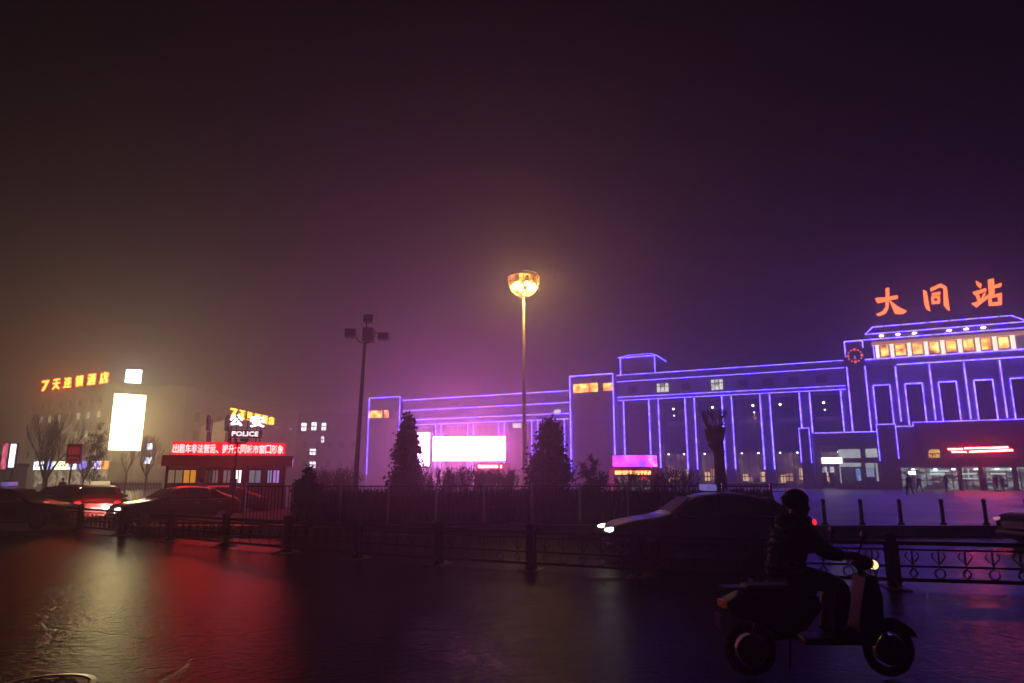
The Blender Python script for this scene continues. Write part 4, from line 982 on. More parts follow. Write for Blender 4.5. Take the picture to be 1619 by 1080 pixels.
for i, (px_, top_, Y_, sd) in enumerate(((505, 735, 33, 31), (523, 738, 33, 32), (542, 736, 34, 33), (553, 744, 33, 34), (676, 744, 30, 35), (700, 738, 30, 36), (722, 740, 30.5, 37), (739, 736, 30, 38), (762, 740, 31, 39), (786, 737, 30, 40), (805, 742, 30, 41), (1001, 738, 30, 42), (1040, 744, 31, 43), (1075, 738, 30, 44), (486, 742, 34, 45))):
    rnd = random.Random(sd); hh = Z_at(top_, Y_) - ZG
    side = ('between the booth and the floodlight pole' if px_ < 570 else 'in the row before the wide screen' if px_ < 830 else 'before the magenta screen and colonnade')
    t = thing('bare_shrub', 'leafless twiggy shrub ' + side, 'shrub', (X_at(px_, Y_), Y_, ZG), 0, 'leafless shrubs ' + side)
    for _ in range(1):
        m_ = MB()
        for k_ in range(8):
            a_ = rnd.random() * 2 * pi; grow(m_, Vector((cos(a_) * .05, sin(a_) * .05, 0)), Vector((cos(a_) * .4, sin(a_) * .4, 1)).normalized(), hh * .38, .018, 2, rnd, .4, .3, .011, 4)
        zm_ = max(v[2] for v in m_.v); m_.v = [(v[0], v[1], v[2] * hh / zm_) for v in m_.v]
        m_.build('stem', bark, t)
        m2 = MB(); rn2 = random.Random(sd + 100)
        vs_ = [v for v in m_.v if v[2] > hh * .4]
        for _k in range(420):
            v = rn2.choice(vs_); v = Vector(v) + Vector((rn2.gauss(0, .05), rn2.gauss(0, .05), rn2.gauss(0, .05)))
            s_ = .032; m2.add([v + Vector((-s_, 0, -s_)), v + Vector((s_, 0, -s_ * .4)), v + Vector((s_ * .2, s_, s_))], [(0, 1, 2)])
        m2.build('dry_leaves', bark, t)
rnd = random.Random(55)
hx0, hx1 = X_at(470, 23), X_at(1214, 23)
hg = thing('hedge', 'low dark clipped hedge behind the picket fence', 'hedge', (0, 22.75, .3))
m_ = MB(); nx_ = 90
for i in range(nx_):
    xa_, xb_ = hx0 + (hx1 - hx0) * i / nx_, hx0 + (hx1 - hx0) * (i + 1) / nx_
    m_.ball(((xa_ + xb_) / 2, rnd.uniform(-.05, .05), .52), .16, .26, .52 + rnd.uniform(-.02, .05), 8, 6)
def sh(r_): return V3(r_)
def V3(r_):
    x_ = r_.uniform(hx0, hx1); a_ = r_.uniform(-.3, pi + .3)
    return Vector((x_, -.30 * cos(a_) * r_.uniform(.8, 1.1), .50 + .58 * sin(a_) * r_.uniform(.7, 1.03)))
leaf_cloud(m_, 9000, sh, .035, rnd)
m_.build('foliage', leaf_dark, hg)
# pollarded tree
tY = 33; hh = Z_at(674, tY) - ZG
t = thing('pollarded_tree', 'thick dark pollarded tree with a wrapped V-shaped head before the colonnade', 'tree', (X_at(1138, tY), tY, ZG))
m_ = MB(); k_ = tY / 1100.5
prof = [(10, 775), (9, 750), (8, 725), (9, 712), (13, 698), (15.5, 686), (16.5, 677), (14, 674)]
for (r0_, y0_), (r1_, y1_) in zip(prof, prof[1:]):
    c0, c1 = (1 if y0_ > 700 else -3) * k_, (1 if y1_ > 700 else -4) * k_
    m_.tube((c0, 0, max(0, Z_at(y0_, tY) - ZG)), (c1, 0, Z_at(y1_, tY) - ZG), r0_ * k_, r1_ * k_, 12)
m_.build('trunk', bark, t, True)
m_ = MB(); rnd = random.Random(77)
for i in range(16):
    a_ = 2 * pi * i / 16; grow(m_, Vector((-4 * k_ + cos(a_) * .3, sin(a_) * .3, hh - .1)), Vector((cos(a_) * .5 - .1, sin(a_) * .4, 1)).normalized(), .42, .03, 2, rnd, .5, .2, .009, 4)
m_.build('crown', bark, t)

# ------------------------------------------------------------------ picket fence round the planting
pk = thing('picket_fence', 'dark metal picket fence round the planting bed', 'fence', (0, PY + .5, 0))
fy0 = PY + .45 - (PY + .5)
xs0, xs1 = X_at(388, 22), X_at(1218, 22)
np_ = 11
for i in range(np_ + 1):
    x_ = xs0 + (xs1 - xs0) * i / np_
    MB().box(x_ - .035, x_ + .035, fy0 - .03, fy0 + .04, .3, 1.58).build('post', grey_metal, pk)
    if i < np_:
        w_ = (xs1 - xs0) / np_; m_ = MB().box(x_ + .035, x_ + w_ - .035, fy0 - .015, fy0 + .015, 1.46, 1.50).box(x_ + .035, x_ + w_ - .035, fy0 - .015, fy0 + .015, .42, .45)
        nn_ = 14
        for k_ in range(1, nn_): xx = x_ + w_ * k_ / nn_; m_.box(xx - .011, xx + .011, fy0 - .033, fy0 - .017, .34, 1.45 + .04 * (k_ % 2))
        m_.build('picket_panel', dark_metal, pk)
fr = thing('far_railing', 'low far railing between the shops and the booth', 'fence', (0, 46, 0))
xs0, xs1 = X_at(170, 46), X_at(256, 46)
m_ = MB()
for i in range(37): xx = xs0 + (xs1 - xs0) * i / 36; m_.box(xx - .02, xx + .02, -.02, .02, 0, 1.4 + .1 * (i % 2))
m_.build('pickets', dark_metal, fr); MB().box(xs0, xs1, .022, .06, 1.28, 1.34).box(xs0, xs1, .022, .06, .2, .26).build('rail', dark_metal, fr)
# handrail right of the picket fence
hr = thing('handrail', 'thin double handrail before the shops and colonnade', 'railing', (0, 36, ZG))
xs0, xs1 = X_at(900, 36), X_at(1240, 36)
m_ = MB(); zz = Z_at(766, 36) - ZG; z2 = Z_at(777, 36) - ZG
m_.tube((xs0, 0, zz), (xs1, 0, zz), .03, .03, 6).tube((xs0, 0, z2), (xs1, 0, z2), .025, .025, 6); m_.build('rail', grey_metal, hr)
for i in range(8):
    xx = xs0 + (xs1 - xs0) * i / 7; MB().tube((xx, 0, 0), (xx, 0, zz), .03, .03, 6).build('post', grey_metal, hr)

# bollards
bm = mat('bollard_stone', (.06, .055, .055), .5, noise=.3, nscale=6)
b0 = None
bl = [(1238, 'bollard behind the roof of the big taxi'), (1295, 'bollard behind the scooter rider'), (1353, 'first bollard clear of the scooter rider'), (1414, 'second bollard clear of the scooter rider'), (1480, 'bollard between the entrance corner and the red glow'), (1547, 'bollard in the red glow on the plaza'), (1613, 'bollard above the parked car bonnet')]
for i, (p_, lb) in enumerate(bl):
    loc = (X_at(p_ + 3, PY + .6), PY + .6, .3)
    if b0 is None:
        b0 = thing('bollard', lb, 'bollard', loc, 0, 'stone bollards along the plaza edge')
        MB().lathe([(.1, 0), (.1, .04), (.058, .07), (.055, .62), (.045, .64), (.045, .66), (.066, .68), (.066, .73), (.04, .78), (0, .79)], n=14).build('shaft', bm, b0)
        MB().lathe([(.060, .5), (.060, .56)], n=14).build('band', grey_metal, b0)
    else: copy_tree(b0, loc, None, lb)

# ------------------------------------------------------------------ ornamental road barrier
rb = thing('road_barrier', 'dark ornamental metal barrier running across the wet road', 'barrier', (0, 0, 0))
bp = [(-2, 824), (64, 831), (126, 838.5), (193.5, 846.5), (269, 856), (356.5, 865.5), (453, 874.5), (565, 883.5), (692.6, 892.5), (840, 901.5), (1008, 911.5), (1198.6, 921.5), (1414, 930), (1655, 937)]
P = [G(*p_) for p_ in bp]
for j in range(3):  # ease the line
    P = [P[0]] + [P[i] * .5 + (P[i - 1] + P[i + 1]) * .25 for i in range(1, len(P) - 1)] + [P[-1]] if j < 1 else P
PH = .86
barm = mat('barrier_paint', (.012, .013, .012), .7, noise=.3, nscale=12, spec=.15)
footm = mat('worn_pale_foot', (.35, .34, .32), .5, noise=.3, nscale=10)
for i, p in enumerate(P):
    dr = ((P[i + 1] - p) if i < len(P) - 1 else (p - P[i - 1])).normalized(); ang = math.atan2(dr.y, dr.x)
    M_ = Matrix.Translation(p) @ Matrix.Rotation(ang, 4, 'Z')
    m_ = MB().box(-.07, .07, -.07, .07, .02, PH - .07, M_).box(-.09, .09, -.09, .09, PH - .068, PH - .03, M_).box(-.05, .05, -.05, .05, PH - .028, PH, M_)
    m_.box(-.085, .085, -.085, .085, .021, .16, M_)
    po = m_.build('post', barm, rb, bevel=.006)
    m_ = MB()
    for sx in (-1, 1):
        pts = [M_ @ Vector((0, sx * (.06 + .26 * u), .15 - .13 * math.sqrt(u) + .0)) for u in (0, .15, .4, .7, 1)]
        m_.path(pts, .022, 6)
    m_.box(-.16, .16, -.34, .34, .0, .018, M_)
    m_.build('foot', footm, po)
    if i < len(P) - 1:
        L_ = (P[i + 1] - p).length - .11
        m_ = MB(); M2 = M_ @ Matrix.Translation((.055, 0, 0))
        for z_, t_ in ((.70, .03), (.60, .014), (.34, .016), (.13, .026)): m_.box(0, L_, -t_, t_, z_ - t_, z_ + t_, M2)
        for x_ in (.04, L_ - .04): m_.box(x_ - .015, x_ + .015, -.015, .015, .15, .68, M2)
        nu = max(3, int(L_ / .34)); u_ = (L_ - .1) / nu
        for k_ in range(nu):
            cx_ = .05 + u_ * (k_ + .5)
            # ring, spear bar and scrolls
            ring = [M2 @ Vector((cx_ + .075 * cos(t), 0, .235 + .075 * sin(t))) for t in [2 * pi * j / 12 for j in range(13)]]
            if k_ % 2: m_.path(ring, .014, 4)
            else:
                m_.path([M2 @ Vector((cx_ + .06 * sx_, 0, .235 + .085 * sz_)) for sx_, sz_ in ((0, 1), (1, 0), (0, -1), (-1, 0), (0, 1))], .014, 4)
            m_.path([M2 @ Vector((cx_, 0, .35)), M2 @ Vector((cx_, 0, .6))], .013, 4)
            for sx_ in (-1, 1):
                m_.path([M2 @ Vector((cx_ + sx_ * .10 * (1 - cos(t)) * .5 + .0, 0, .36 + .2 * t / pi / 1.4)) for t in [1.4 * pi * j / 7 for j in range(8)]], .012, 4)
            m_.ball(tuple(M2 @ Vector((cx_, 0, .47))), .022, .022, .03, 6, 4)
        m_.build('barrier_panel', barm, rb)

# ------------------------------------------------------------------ vehicles
def carpaint(name, c, coat=1.0):
    m = mat(name, c, .35, metal=.2, spec=.5); m.node_tree.nodes['Principled BSDF'].inputs['Coat Weight'].default_value = .35; m.node_tree.nodes['Principled BSDF'].inputs['Coat Roughness'].default_value = .08; return m
car_glass = mat('car_glass', (.012, .013, .015), .05, spec=.7)
rim_m = mat('wheel_rim', (.45, .45, .46), .3, metal=.9)
trim_m = mat('black_trim', (.02, .02, .02), .5)
def make_car(name, label, loc, yaw, paint, head=None, tail=None, taxi=None, group=None, plate=True):
    """car pointing along local -x; origin on the ground under its middle"""
    t = thing(name, label, 'taxi' if taxi else 'car', loc, yaw, group)
    Lh = 2.25
    # (x, z_bottom, z_belt, z_top, half width at belt, half width at top)
    S = [(-2.25, .38, .58, .62, .62, .55), (-2.15, .25, .68, .74, .78, .68), (-1.8, .2, .76, .84, .85, .74), (-1.3, .18, .82, .90, .87, .76), (-.95, .18, .86, .95, .875, .76),
         (-.35, .18, .90, 1.36, .88, .60), (.1, .18, .92, 1.44, .88, .60), (.7, .18, .92, 1.43, .88, .60), (1.2, .18, .93, 1.33, .875, .58), (1.7, .2, .95, 1.06, .86, .68), (2.1, .25, .92, 1.0, .80, .68), (2.22, .36, .75, .82, .66, .6)]
    vs, fs = [], []
    for (x_, zb, zl, zt, wb, wt) in S:
        half = [(wb * .9, zb), (wb * 1.0, zb + (zl - zb) * .35), (wb * 1.01, zb + (zl - zb) * .7), (wb, zl), (wt + (wb - wt) * .12, zl + (zt - zl) * .85), (wt * .9, zt)]
        ring = [(x_, -y_, z_) for y_, z_ in half] + [(x_, y_, z_) for y_, z_ in half[::-1]]
        vs += ring
    n = 12
    for i in range(len(S) - 1):
        for j in range(n): fs.append((i * n + j, i * n + (j + 1) % n, (i + 1) * n + (j + 1) % n, (i + 1) * n + j))
    fs += [tuple(range(n)), tuple(range((len(S) - 1) * n, len(S) * n))[::-1]]
    b_ = MB(); b_.add(vs, fs); bo = b_.build('body', paint, t, True)
    md = bo.modifiers.new('sub', 'SUBSURF'); md.levels = 1; md.render_levels = 2
    # glazing, set just proud of the cabin
    def P3(i, j, o=.012):
        v = Vector(vs[i * n + j]); return v
    def glassq(pts, nm='side_window'):
        c_ = sum((Vector(p) for p in pts), Vector()) / len(pts)
        a_, b2, c3 = Vector(pts[0]), Vector(pts[1]), Vector(pts[2]); nn = (b2 - a_).cross(c3 - a_).normalized()
        if nn.dot(c_ - Vector((.3, 0, .9))) < 0: nn = -nn
        q2 = [Vector(p) * .93 + c_ * .07 + nn * .018 for p in pts]
        q3 = [v - nn * .03 for v in q2]; k_ = len(pts)
        m_ = MB().add(q2 + q3, [tuple(range(k_)), tuple(range(k_, 2 * k_))[::-1]] + [(i, k_ + i, k_ + (i + 1) % k_, (i + 1) % k_) for i in range(k_)])
        return m_.build(nm, car_glass, t)
    for sy in (-1, 1):
        zbelt, w0, w1 = .94, .865, .64
        glassq([(-.86, sy * w0, zbelt), (.02, sy * w0, zbelt), (.02, sy * (w1 + .01), 1.36), (-.38, sy * (w1 + .01), 1.32)])
        glassq([(.08, sy * w0, zbelt), (.92, sy * w0, zbelt + .01), (.86, sy * (w1 + .01), 1.34), (.08, sy * (w1 + .01), 1.37)])
        glassq([(.98, sy * w0, zbelt + .02), (1.5, sy * w0, zbelt + .03), (1.15, sy * (w1 + .01), 1.28), (.93, sy * (w1 + .01), 1.33)])
        m_ = MB().box(-.02 + .35, .14 + .35, sy * .885, sy * .905, .80, .825).box(1.2, 1.36, sy * .88, sy * .90, .82, .845); m_.build('door_handle', rim_m if not taxi else trim_m, t)
        m_ = MB().box(-.82, -.66, sy * .89, sy * 1.04, .93, 1.05); m_.build('wing_mirror', paint, t, bevel=.02)
        MB().tube((.04, sy * .883, .30), (.05, sy * .888, .92), .006, .006, 4).tube((-.80, sy * .882, .30), (-.84, sy * .886, .90), .006, .006, 4).tube((.98, sy * .884, .34), (1.02, sy * .884, .93), .006, .006, 4).build('door_seam', trim_m, t)
        MB().box(-.9, 1.55, sy * .872, sy * .884, .925, .94).build('window_trim', rim_m, t)
        MB().box(-1.35, 1.4, sy * .868, sy * .895, .2, .27).build('side_skirt', trim_m, t)
    glassq([(-.93, -.70, .965), (-.93, .70, .965), (-.42, .56, 1.335), (-.42, -.56, 1.335)], 'windscreen')
    glassq([(1.66, -.66, 1.07), (1.66, .66, 1.07), (1.27, .54, 1.32), (1.27, -.54, 1.32)], 'rear_window')
    for wx in (-1.42, 1.38):
        for sy in (-1, 1):
            wh = MB(); yy = sy * .80
            wh.tube((wx, yy - .11, .31), (wx, yy + .11, .31), .31, .31, 20)
            wo = wh.build('wheel', rubber, t)
            MB().tube((wx, yy + sy * .10, .31), (wx, yy + sy * .118, .31), .20, .19, 12).build('rim', rim_m, wo)
            arch = MB(); 
            for k_ in range(10):
                a0_, a1_ = pi * k_ / 10, pi * (k_ + 1) / 10
                arch.add([(wx + r * cos(a_), sy * yv, .31 + r * sin(a_)) for a_ in (a0_, a1_) for r, yv in ((.32, .872), (.38, .892), (.38, .84), (.32, .84))], [(0, 1, 5, 4), (1, 2, 6, 5), (3, 0, 4, 7)])
            arch.build('wheel_arch', trim_m, t)
    for sy in (-1, 1):
        hm_ = head or mat('unlit_headlight', (.5, .5, .5), .1, metal=.5)
        MB().ball((-2.15, sy * .60, .64), .20, .11, .055, 14, 8).build('headlight', hm_, t, True)
        tm_ = tail or mat('unlit_taillight', (.2, .01, .01), .2)
        MB().ball((2.14, sy * .62, .80), .10, .16, .08, 12, 8).build('taillight', tm_, t, True)
    MB().box(-2.27, -2.20, -.36, .36, .42, .55).build('grille', trim_m, t)
    MB().box(-2.28, -2.1, -.7, .7, .24, .36).build('front_bumper', trim_m, t, bevel=.03)
    MB().box(2.08, 2.27, -.7, .7, .3, .46).build('rear_bumper', paint, t, bevel=.03)
    if plate: MB().box(2.272, 2.285, -.22, .22, .52, .64).build('number_plate', mat('plate', (.25, .28, .4), .4), t)
    if taxi:
        m_ = MB().box(.0, .22, -.34, .34, 1.455, 1.60); m_.build('roof_light', taxi, t, bevel=.03)
    return t
head_on = mat('headlight_on', (.8, .8, .8), emit=(1, .92, .72), strength=9); tail_on = mat('taillight_on', (.4, .0, .0), emit=(1, .02, .03), strength=2.2)
taxi_blue = mat('taxi_roof_sign_violet', (.4, .4, .5), .5, emit=(.35, .3, 1), strength=.5)
green_dark = carpaint('dark_green_paint', (.012, .02, .016)); red_p = carpaint('taxi_red_paint', (.30, .012, .012)); black_p = carpaint('black_car_paint', (.012, .012, .013)); grey_p = carpaint('dark_grey_paint', (.05, .05, .055)); maroon_p = carpaint('maroon_paint', (.08, .012, .015))
def spot(name, loc, to, power, col=(1, .92, .75), size=60):
    l = bpy.data.lights.new(name, 'SPOT'); l.energy = power; l.color = col; l.spot_size = radians(size); l.spot_blend = .6; l.shadow_soft_size = .06
    o = bpy.data.objects.new(name, l); C.objects.link(o); o.location = loc; d_ = Vector(to) - Vector(loc); o.rotation_euler = d_.to_track_quat('-Z', 'Y').to_euler()
    return o
# big taxi behind the barrier, facing the picture's left
tx = make_car('taxi', 'dark taxi with a violet roof light and one glaring headlamp behind the barrier', (4.35, 15.9, 0), 0, green_dark, head_on, tail_on, taxi_blue)
spot('headlamp_beam', (2.0, 15.3, .62), (-6, 15.2, 0), 15)
make_car('taxi', 'dark taxi with a violet roof light beyond the barrier, in front of the shops', (X_at(22, 25), 25, 0), radians(187), maroon_p, None, tail_on, taxi_blue)
make_car('red_taxi', 'red taxi with glowing tail lamps lit by the car behind it', (X_at(160, 28.6), 28.6, 0), radians(300), red_p, None, tail_on, mat('taxi_cream_light', (.7, .6, .4), emit=(1, .8, .4), strength=1.0))
sd = make_car('sedan', 'black sedan with a shiny roof line and glowing headlamps beside the booth', (X_at(284, 27), 27, 0), radians(46), black_p, head_on, None)
for sy in (-.56, .56):
    hp_ = Matrix.Translation(sd.location) @ Matrix.Rotation(radians(46), 4, 'Z') @ Vector((-2.3, sy, .62)); tg = Vector((X_at(166, 27), 27, .5))
    spot('headlamp_beam', hp_, tg, 700)
make_car('parked_car', 'dark grey car parked in front of the police booth windows', (X_at(335, 29.2), 29.2, 0), radians(30), grey_p)
make_car('parked_car', 'dark car at the picture edge with a pink gleam on its bonnet', (X_at(1600, 18.7) + 2.2, 18.9, 0), radians(2), black_p, mat('pink_glint_headlight', (.6, .4, .5), emit=(1, .3, .5), strength=.8))  # pink glint on its headlamps is put in as emission
make_car('parked_car', 'dark car half hidden behind the leafy shrub and red taxi', (X_at(128, 33), 33, 0), radians(170), grey_p)

# ------------------------------------------------------------------ people
def skin_obj(name, pts, edges, rad, m, parent, root=0, sub=1):
    me = bpy.data.meshes.new(name); me.from_pydata([tuple(p) for p in pts], edges, []); me.update(); me.materials.append(m)
    o = bpy.data.objects.new(name, me); C.objects.link(o); o.parent = parent
    o.modifiers.new('skin', 'SKIN')
    if not me.skin_vertices: me.attributes  # the modifier adds the layer below when it is missing
    return o
def skinned(name, chains, m, parent, sub=1):
    """chains: lists of (point, radius); points that coincide are shared"""
    pts, rad, edges, key = [], [], [], {}
    for ch_ in chains:
        prev = None
        for p, r in ch_:
            k_ = tuple(round(c_, 4) for c_ in p)
            if k_ not in key: key[k_] = len(pts); pts.append(p); rad.append(r)
            i = key[k_]
            if prev is not None and prev != i: edges.append((prev, i))
            prev = i
    me = bpy.data.meshes.new(name); me.from_pydata([tuple(p) for p in pts], edges, []); me.update()
    o = bpy.data.objects.new(name, me); C.objects.link(o)
    bpy.context.view_layer.objects.active = o
    o.modifiers.new('skin', 'SKIN')
    sv = me.skin_vertices
    if len(sv) == 0:
        with bpy.context.temp_override(object=o, active_object=o): bpy.ops.mesh.customdata_skin_add()
        sv = me.skin_vertices
    for i, r in enumerate(rad):
        rr_ = r if isinstance(r, tuple) else (r, r); sv[0].data[i].radius = rr_; sv[0].data[i].use_root = (i == 0)
    o.modifiers['skin'].use_smooth_shade = True
    s_ = o.modifiers.new('sub', 'SUBSURF'); s_.levels = sub; s_.render_levels = sub
    dg = bpy.context.evaluated_depsgraph_get(); dg.update()
    m2 = bpy.data.meshes.new_from_object(o.evaluated_get(dg)); bpy.data.objects.remove(o)
    m2.materials.clear(); m2.materials.append(m); m2.name = name
    o = bpy.data.objects.new(name, m2); C.objects.link(o); o.parent = parent
    return o
skin_m = mat('skin', (.45, .28, .20), .55)
hair_m = mat('black_hair', (.01, .008, .008), .5)
V = Vector
def walker(label, loc, yaw, coat, trousers, stride=.25, h=1.72, bag=None, armswing=.2):
    t = thing('person', label, 'person', loc, yaw); k_ = h / 1.75
    def p(x_, y_, z_): return V((x_ * k_, y_ * k_, z_ * k_))
    hip, ch_, nk = p(0, 0, .95), p(0, -.02, 1.3), p(0, -.01, 1.48)
    legs = []
    for sx, st in ((-1, stride), (1, -stride)):
        legs.append([(hip, .13 * k_), (p(sx * .10, 0, .88), .085 * k_), (p(sx * .10, -st * .45 - .03, .48), .06 * k_), (p(sx * .10, -st + .04, .09), .04 * k_), (p(sx * .11, -st - .12, .04), .035 * k_)])
    arms = []
    for sx, st in ((-1, -armswing), (1, armswing)):
        arms.append([(ch_, .13 * k_), (p(sx * .19, 0, 1.40), .055 * k_), (p(sx * .24, -st * .3 + .02, 1.13), .042 * k_), (p(sx * .24, -st * .8 - .05, .90), .03 * k_), (p(sx * .235, -st - .08, .82), (.022 * k_, .036 * k_)), (p(sx * .23, -st - .10, .76), .014 * k_)])
    head = [(nk, .05 * k_), (p(0, -.02, 1.58), .075 * k_), (p(0, -.025, 1.68), .085 * k_)]
    nose = [(p(0, -.02, 1.58), .075 * k_), (p(0, -.115, 1.60), .014 * k_)]
    skinned('body', [[(hip, .13 * k_), (ch_, .13 * k_), (nk, .05 * k_)]] + legs + arms + [head, nose], skin_m, t)
    e = .018
    skinned('coat', [[(p(0, 0, .86), .165 * k_), (hip, .15 * k_), (ch_, .155 * k_), (p(0, -.01, 1.45), .08 * k_)]] + [[(q_, (r if not isinstance(r, tuple) else r[0]) + e) for q_, r in a_[:4]][1:] for a_ in [[(ch_, .155)] + a2[1:] for a2 in arms]] + [[(ch_, .155 * k_), (a_[1][0], .075 * k_)] for a_ in arms], coat, t)
    skinned('trousers', [[(q_, r + e * .9) for q_, r in l_[:4]] for l_ in legs], trousers, t)
    MB().ball(tuple(p(0, .005, 1.665)), .093 * k_, .105 * k_, .10 * k_, 12, 8).build('hair', hair_m, t, True)
    for l_ in legs: a_, b_ = l_[3][0], l_[4][0]; MB().ball(tuple((a_ + b_) / 2 - V((0, .02, .03))), .055, .14, .05, 8, 6).build('shoe', trim_m, t)
    if bag: MB().box(.2, .34, -.16, .16, .42, .72).tube((.27, -.1, .72), (.25, -.05, .84), .01, .01, 5).tube((.27, .1, .72), (.25, .0, .84), .01, .01, 5).build('bag', bag, t, bevel=.03)
    return t
cb, cd, cr_ = mat('dark_coat', (.02, .02, .025), .8), mat('brown_coat', (.05, .03, .02), .8), mat('red_coat', (.18, .02, .02), .8)
jn = mat('dark_trousers', (.015, .015, .025), .8)
def at_plaza(px, feet): g = G(px, feet, ZG); return (g.x, g.y, ZG)
walker('person in a dark coat with a bag striding past the brown entrance pillar', at_plaza(1439, 782.5), radians(120), cb, jn, .34, 1.75, cd)
walker('person in brown bending stride just behind the bag carrier', at_plaza(1454, 778), radians(100), cd, jn, .3, 1.65)
walker('person in a dull red coat under the red display', at_plaza(1497, 778), radians(10), cr_, jn, .1, 1.7)
walker('person in dark clothes waiting below the slanted display rows', at_plaza(1558, 775.5), radians(80), cd, jn, .15, 1.7)
walker('taller of the two dark figures side by side at the entrance', at_plaza(1577, 777), radians(30), cb, jn, .2, 1.8)
walker('shorter of the two dark figures side by side at the entrance', at_plaza(1587, 776.5), radians(-20), cb, jn, .25, 1.66, cb)
walker('person standing by the small shops beneath the yellow sign', (X_at(100, 52), 52, 0), radians(60), cb, jn, .1, 1.7)
walker('person walking between the parked cars and the booth wall', (X_at(318, 29.8), 29.8, 0), radians(-90), cb, jn, .2, 1.72)

# scooter and rider
sx0, sy0 = 2.72, 6.55
sc = thing('scooter', 'dark electric scooter with a warm headlamp crossing the wet road', 'scooter', (sx0, sy0, 0), 0)
scp = mat('scooter_black', (.010, .010, .011), .5, noise=.3, nscale=14, spec=.3); orange_refl = mat('orange_reflector', (.5, .1, .01), .3, emit=(1, .2, .02), strength=.04)
for wx in (-.58, .66):
    m_ = MB(); ring = [(wx + .19 * cos(2 * pi * i / 24), 0, .24 + .19 * sin(2 * pi * i / 24)) for i in range(25)]
    m_.path(ring, .042, 8); wo = m_.build('wheel', rubber, sc, True)
    MB().tube((wx, -.04, .24), (wx, .04, .24), .13, .13, 14).build('rim', rim_m, wo)
MB().prism([(-.75, .52), (-.80, .66), (-.62, .74), (.02, .72), (.06, .60), (-.10, .42), (-.34, .34), (-.42, .44), (-.62, .50)], -.13, .13).build('rear_body', scp, sc, bevel=.03)
MB().prism([(-.66, .742), (-.60, .80), (-.1, .80), (.04, .76), (.02, .722)], -.12, .12).build('seat', mat('scooter_seat', (.02, .02, .02), .6), sc, bevel=.03)
MB().prism([(-.15, .30), (-.12, .36), (.36, .36), (.40, .30)], -.15, .15).build('footboard', scp, sc, bevel=.02)
MB().prism([(.34, .30), (.40, .62), (.46, .88), (.55, .90), (.60, .70), (.58, .44), (.48, .28)], -.14, .14).build('leg_shield', scp, sc, bevel=.03)
MB().prism([(.42, .47), (.55, .52), (.70, .52), (.86, .42), (.90, .34), (.86, .36), (.70, .455), (.55, .45)], -.07, .07).build('front_mudguard', scp, sc)
MB().tube((.50, 0, .86), (.44, 0, 1.03), .035, .03, 8).tube((.66, -.06, .24), (.56, -.06, .55), .02, .02, 6).tube((.66, .06, .24), (.56, .06, .55), .02, .02, 6).build('fork', dark_metal, sc)
MB().path([(.30, -.33, 1.05), (.40, -.15, 1.03), (.44, 0, 1.02), (.40, .15, 1.03), (.30, .33, 1.05)], .014, 8).build('handlebar', dark_metal, sc)
MB().ball((.50, 0, .985), .09, .12, .07).build('handlebar_cover', scp, sc, True)
for sy in (-1, 1): MB().path([(.34, sy * .24, 1.05), (.38, sy * .30, 1.22)], .008, 6).ball((.385, sy * .31, 1.25), .02, .06, .04, 8, 6).build('mirror', dark_metal, sc)
MB().path([(.42, .06, 1.02), (.50, .12, .98), (.56, .10, .86)], .005, 5).path([(.42, -.06, 1.02), (.52, -.13, .97), (.57, -.10, .86)], .005, 5).build('brake_cable', rubber, sc)
MB().box(-.86, -.845, -.09, .09, .42, .54).build('number_plate', mat('plate', (.25, .28, .4), .4), sc)
MB().path([(-.58, .12, .24), (-.30, .13, .30), (-.12, .12, .34)], .025, 6).build('swing_arm', dark_metal, sc)
MB().tube((-.62, -.10, .28), (-.50, -.11, .62), .02, .02, 6).build('shock_absorber', grey_metal, sc)
MB().path([(-.15, .16, .30), (-.16, .20, .02)], .012, 5).build('kick_stand', dark_metal, sc)
MB().ball((.595, 0, .965), .035, .075, .042, 12, 8).build('headlight', mat('warm_scooter_lamp', (.8, .6, .4), emit=(1, .62, .3), strength=2.5), sc, True)
MB().box(-.83, -.79, -.08, .08, .60, .66).build('taillight', orange_refl, sc)
MB().box(-.8, -.55, -.1, .1, .755, .779).build('rack', dark_metal, sc)
spot('scooter_beam', (sx0 + .65, sy0, .96), (sx0 + 8, sy0 + .3, 0), 10, (1, .75, .45))
rd = thing('person', 'scooter rider in bulky dark winter clothes, seen as a silhouette', 'person', (sx0, sy0, 0))
hipc = V((-.22, 0, .90)); chest = V((-.13, 0, 1.20)); neck = V((-.08, 0, 1.36))
chains = [[(hipc, .14), (V((-.19, 0, 1.05)), .13), (chest, .145), (neck, .055), (V((-.05, 0, 1.45)), .075), (V((-.04, 0, 1.54)), .085)], [(V((-.05, 0, 1.45)), .075), (V((.035, 0, 1.46)), .03), (V((.062, 0, 1.475)), .013)]]
larm, lleg, hands = [], [], []
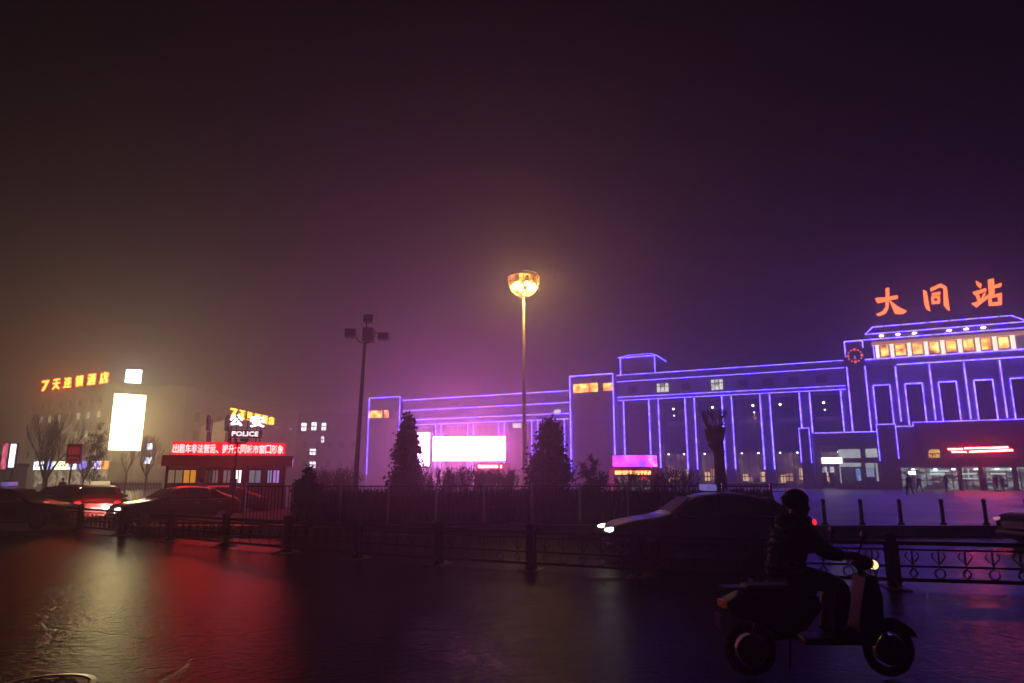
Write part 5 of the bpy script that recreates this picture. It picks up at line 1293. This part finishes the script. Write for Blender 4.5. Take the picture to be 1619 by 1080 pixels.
for sy in (-1, 1):
    la = [(chest, .145), (V((-.11, sy * .20, 1.29)), .06), (V((.05, sy * .29, 1.10)), .048), (V((.24, sy * .30, 1.07)), .033), (V((.30, sy * .285, 1.085)), (.022, .036))]
    chains.append(la); larm.append(la)
    palm = V((.30, sy * .285, 1.085))
    for j in range(4):
        yb = sy * (.262 + .021 * j); L_ = (.9, 1.0, .95, .75)[j]
        chains.append([(palm, (.022, .036)), (V((.335, yb, 1.082)), .0095), (V((.335 + .018 * L_, yb, 1.062)), .0085), (V((.325 + .012 * L_, yb, 1.032)), .0078), (V((.302, yb, 1.024)), .007)])
    chains.append([(palm, (.022, .036)), (V((.29, sy * .25, 1.06)), .011), (V((.305, sy * .235, 1.03)), .009), (V((.325, sy * .235, 1.02)), .008)])
    ll = [(hipc, .14), (V((-.14, sy * .11, .88)), .10), (V((.24, sy * .15, .80)), .068), (V((.17, sy * .13, .45)), .052), (V((.16, sy * .12, .42)), .048)]
    chains.append(ll + [(V((.29, sy * .13, .395)), .035)]); lleg.append(ll)
skinned('body', chains, skin_m, rd, 2)
jk = mat('black_padded_jacket', (.012, .012, .014), .75, bump=.4, bscale=8)
skinned('jacket', [[(V((-.23, 0, .84)), .185), (hipc, .18), (V((-.19, 0, 1.05)), .175), (chest, .18), (V((-.085, 0, 1.35)), .085)]] + [[(chest, .18), (la[1][0], .09), (la[2][0], .075), (la[3][0] - V((.03, 0, 0)), .048)] for la in larm], jk, rd, 2)
skinned('trousers', [[(ll[0][0] + V((0, sy_ * .03, -.02)), .13), (ll[1][0], .118), (ll[2][0], .085), (ll[3][0], .068)] for ll, sy_ in zip(lleg, (-1, 1))], jn, rd, 2)
hd_ = MB(); rn = random.Random(12)
hd_.ball((-.065, 0, 1.545), .112, .098, .10, 16, 12)
for _ in range(420):
    a_ = rn.uniform(0, 2 * pi); e_ = rn.uniform(-.45, pi / 2); c3 = Vector((-.065 + .11 * cos(e_) * cos(a_), .097 * cos(e_) * sin(a_), 1.545 + .10 * sin(e_)))
    if c3.x > .02 and c3.z < 1.56: continue
    dn_ = (c3 - Vector((-.065, 0, 1.545))).normalized(); tp = c3 + dn_ * .012 + Vector((rn.uniform(-.03, .01), rn.uniform(-.015, .015), -.028))
    hd_.tube(c3, tp, .006, .001, 3, False)
hd_.build('hair', hair_m, rd, True)
fold = MB()
for k_ in range(7):
    z_ = .90 + .062 * k_; rx_ = .155 + .012 * sin(k_ * 2.1)
    fold.path([(-.22 + .012 * k_ + rx_ * cos(t), rx_ * 1.08 * sin(t), z_ + .012 * sin(3 * t + k_)) for t in [2 * pi * j / 18 for j in range(19)]], .022, 6)
fold.build('jacket_quilting', jk, rd, True)
hoodm = MB(); hoodm.path([(-.10 + .10 * cos(t), .115 * sin(t), 1.375 + .025 * cos(t + pi)) for t in [2 * pi * j / 16 for j in range(17)]], .038, 8)
hoodm.ball((-.19, 0, 1.36), .08, .11, .07, 12, 8).build('hood', jk, rd, True)
for sy in (-1, 1): MB().ball((.235, sy * .125, .40), .14, .055, .05, 10, 7).build('shoe', trim_m, rd, True)
for sy in (-1, 1): MB().ball((.032, sy * .032, 1.505), .008, .012, .008, 8, 6).build('eye', mat('eye', (.5, .5, .5), .2), rd)
for sy in (-1, 1): MB().ball((-.045, sy * .088, 1.48), .018, .01, .032, 8, 6).build('ear', skin_m, rd)

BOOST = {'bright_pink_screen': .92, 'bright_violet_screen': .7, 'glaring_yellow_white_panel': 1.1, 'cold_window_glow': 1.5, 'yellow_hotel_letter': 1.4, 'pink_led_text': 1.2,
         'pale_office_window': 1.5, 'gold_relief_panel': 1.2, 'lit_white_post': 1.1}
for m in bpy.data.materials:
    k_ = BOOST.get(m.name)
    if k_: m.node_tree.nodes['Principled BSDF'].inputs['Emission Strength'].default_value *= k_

# ------------------------------------------------------------------ render settings
scene.view_settings.view_transform = 'Standard'; scene.view_settings.look = 'None'; scene.view_settings.gamma = 1; scene.view_settings.exposure = -.48
scene.render.engine = 'CYCLES'
cy = scene.cycles
cy.use_denoising = True
try: cy.denoiser = 'OPENIMAGEDENOISE'; cy.denoising_input_passes = 'RGB_ALBEDO_NORMAL'
except Exception: pass
cy.max_bounces = 5; cy.diffuse_bounces = 2; cy.glossy_bounces = 3; cy.transmission_bounces = 2; cy.volume_bounces = 0
cy.sample_clamp_indirect = 2.0; cy.sample_clamp_direct = 0
cy.caustics_reflective = False; cy.caustics_refractive = False; cy.use_light_tree = True
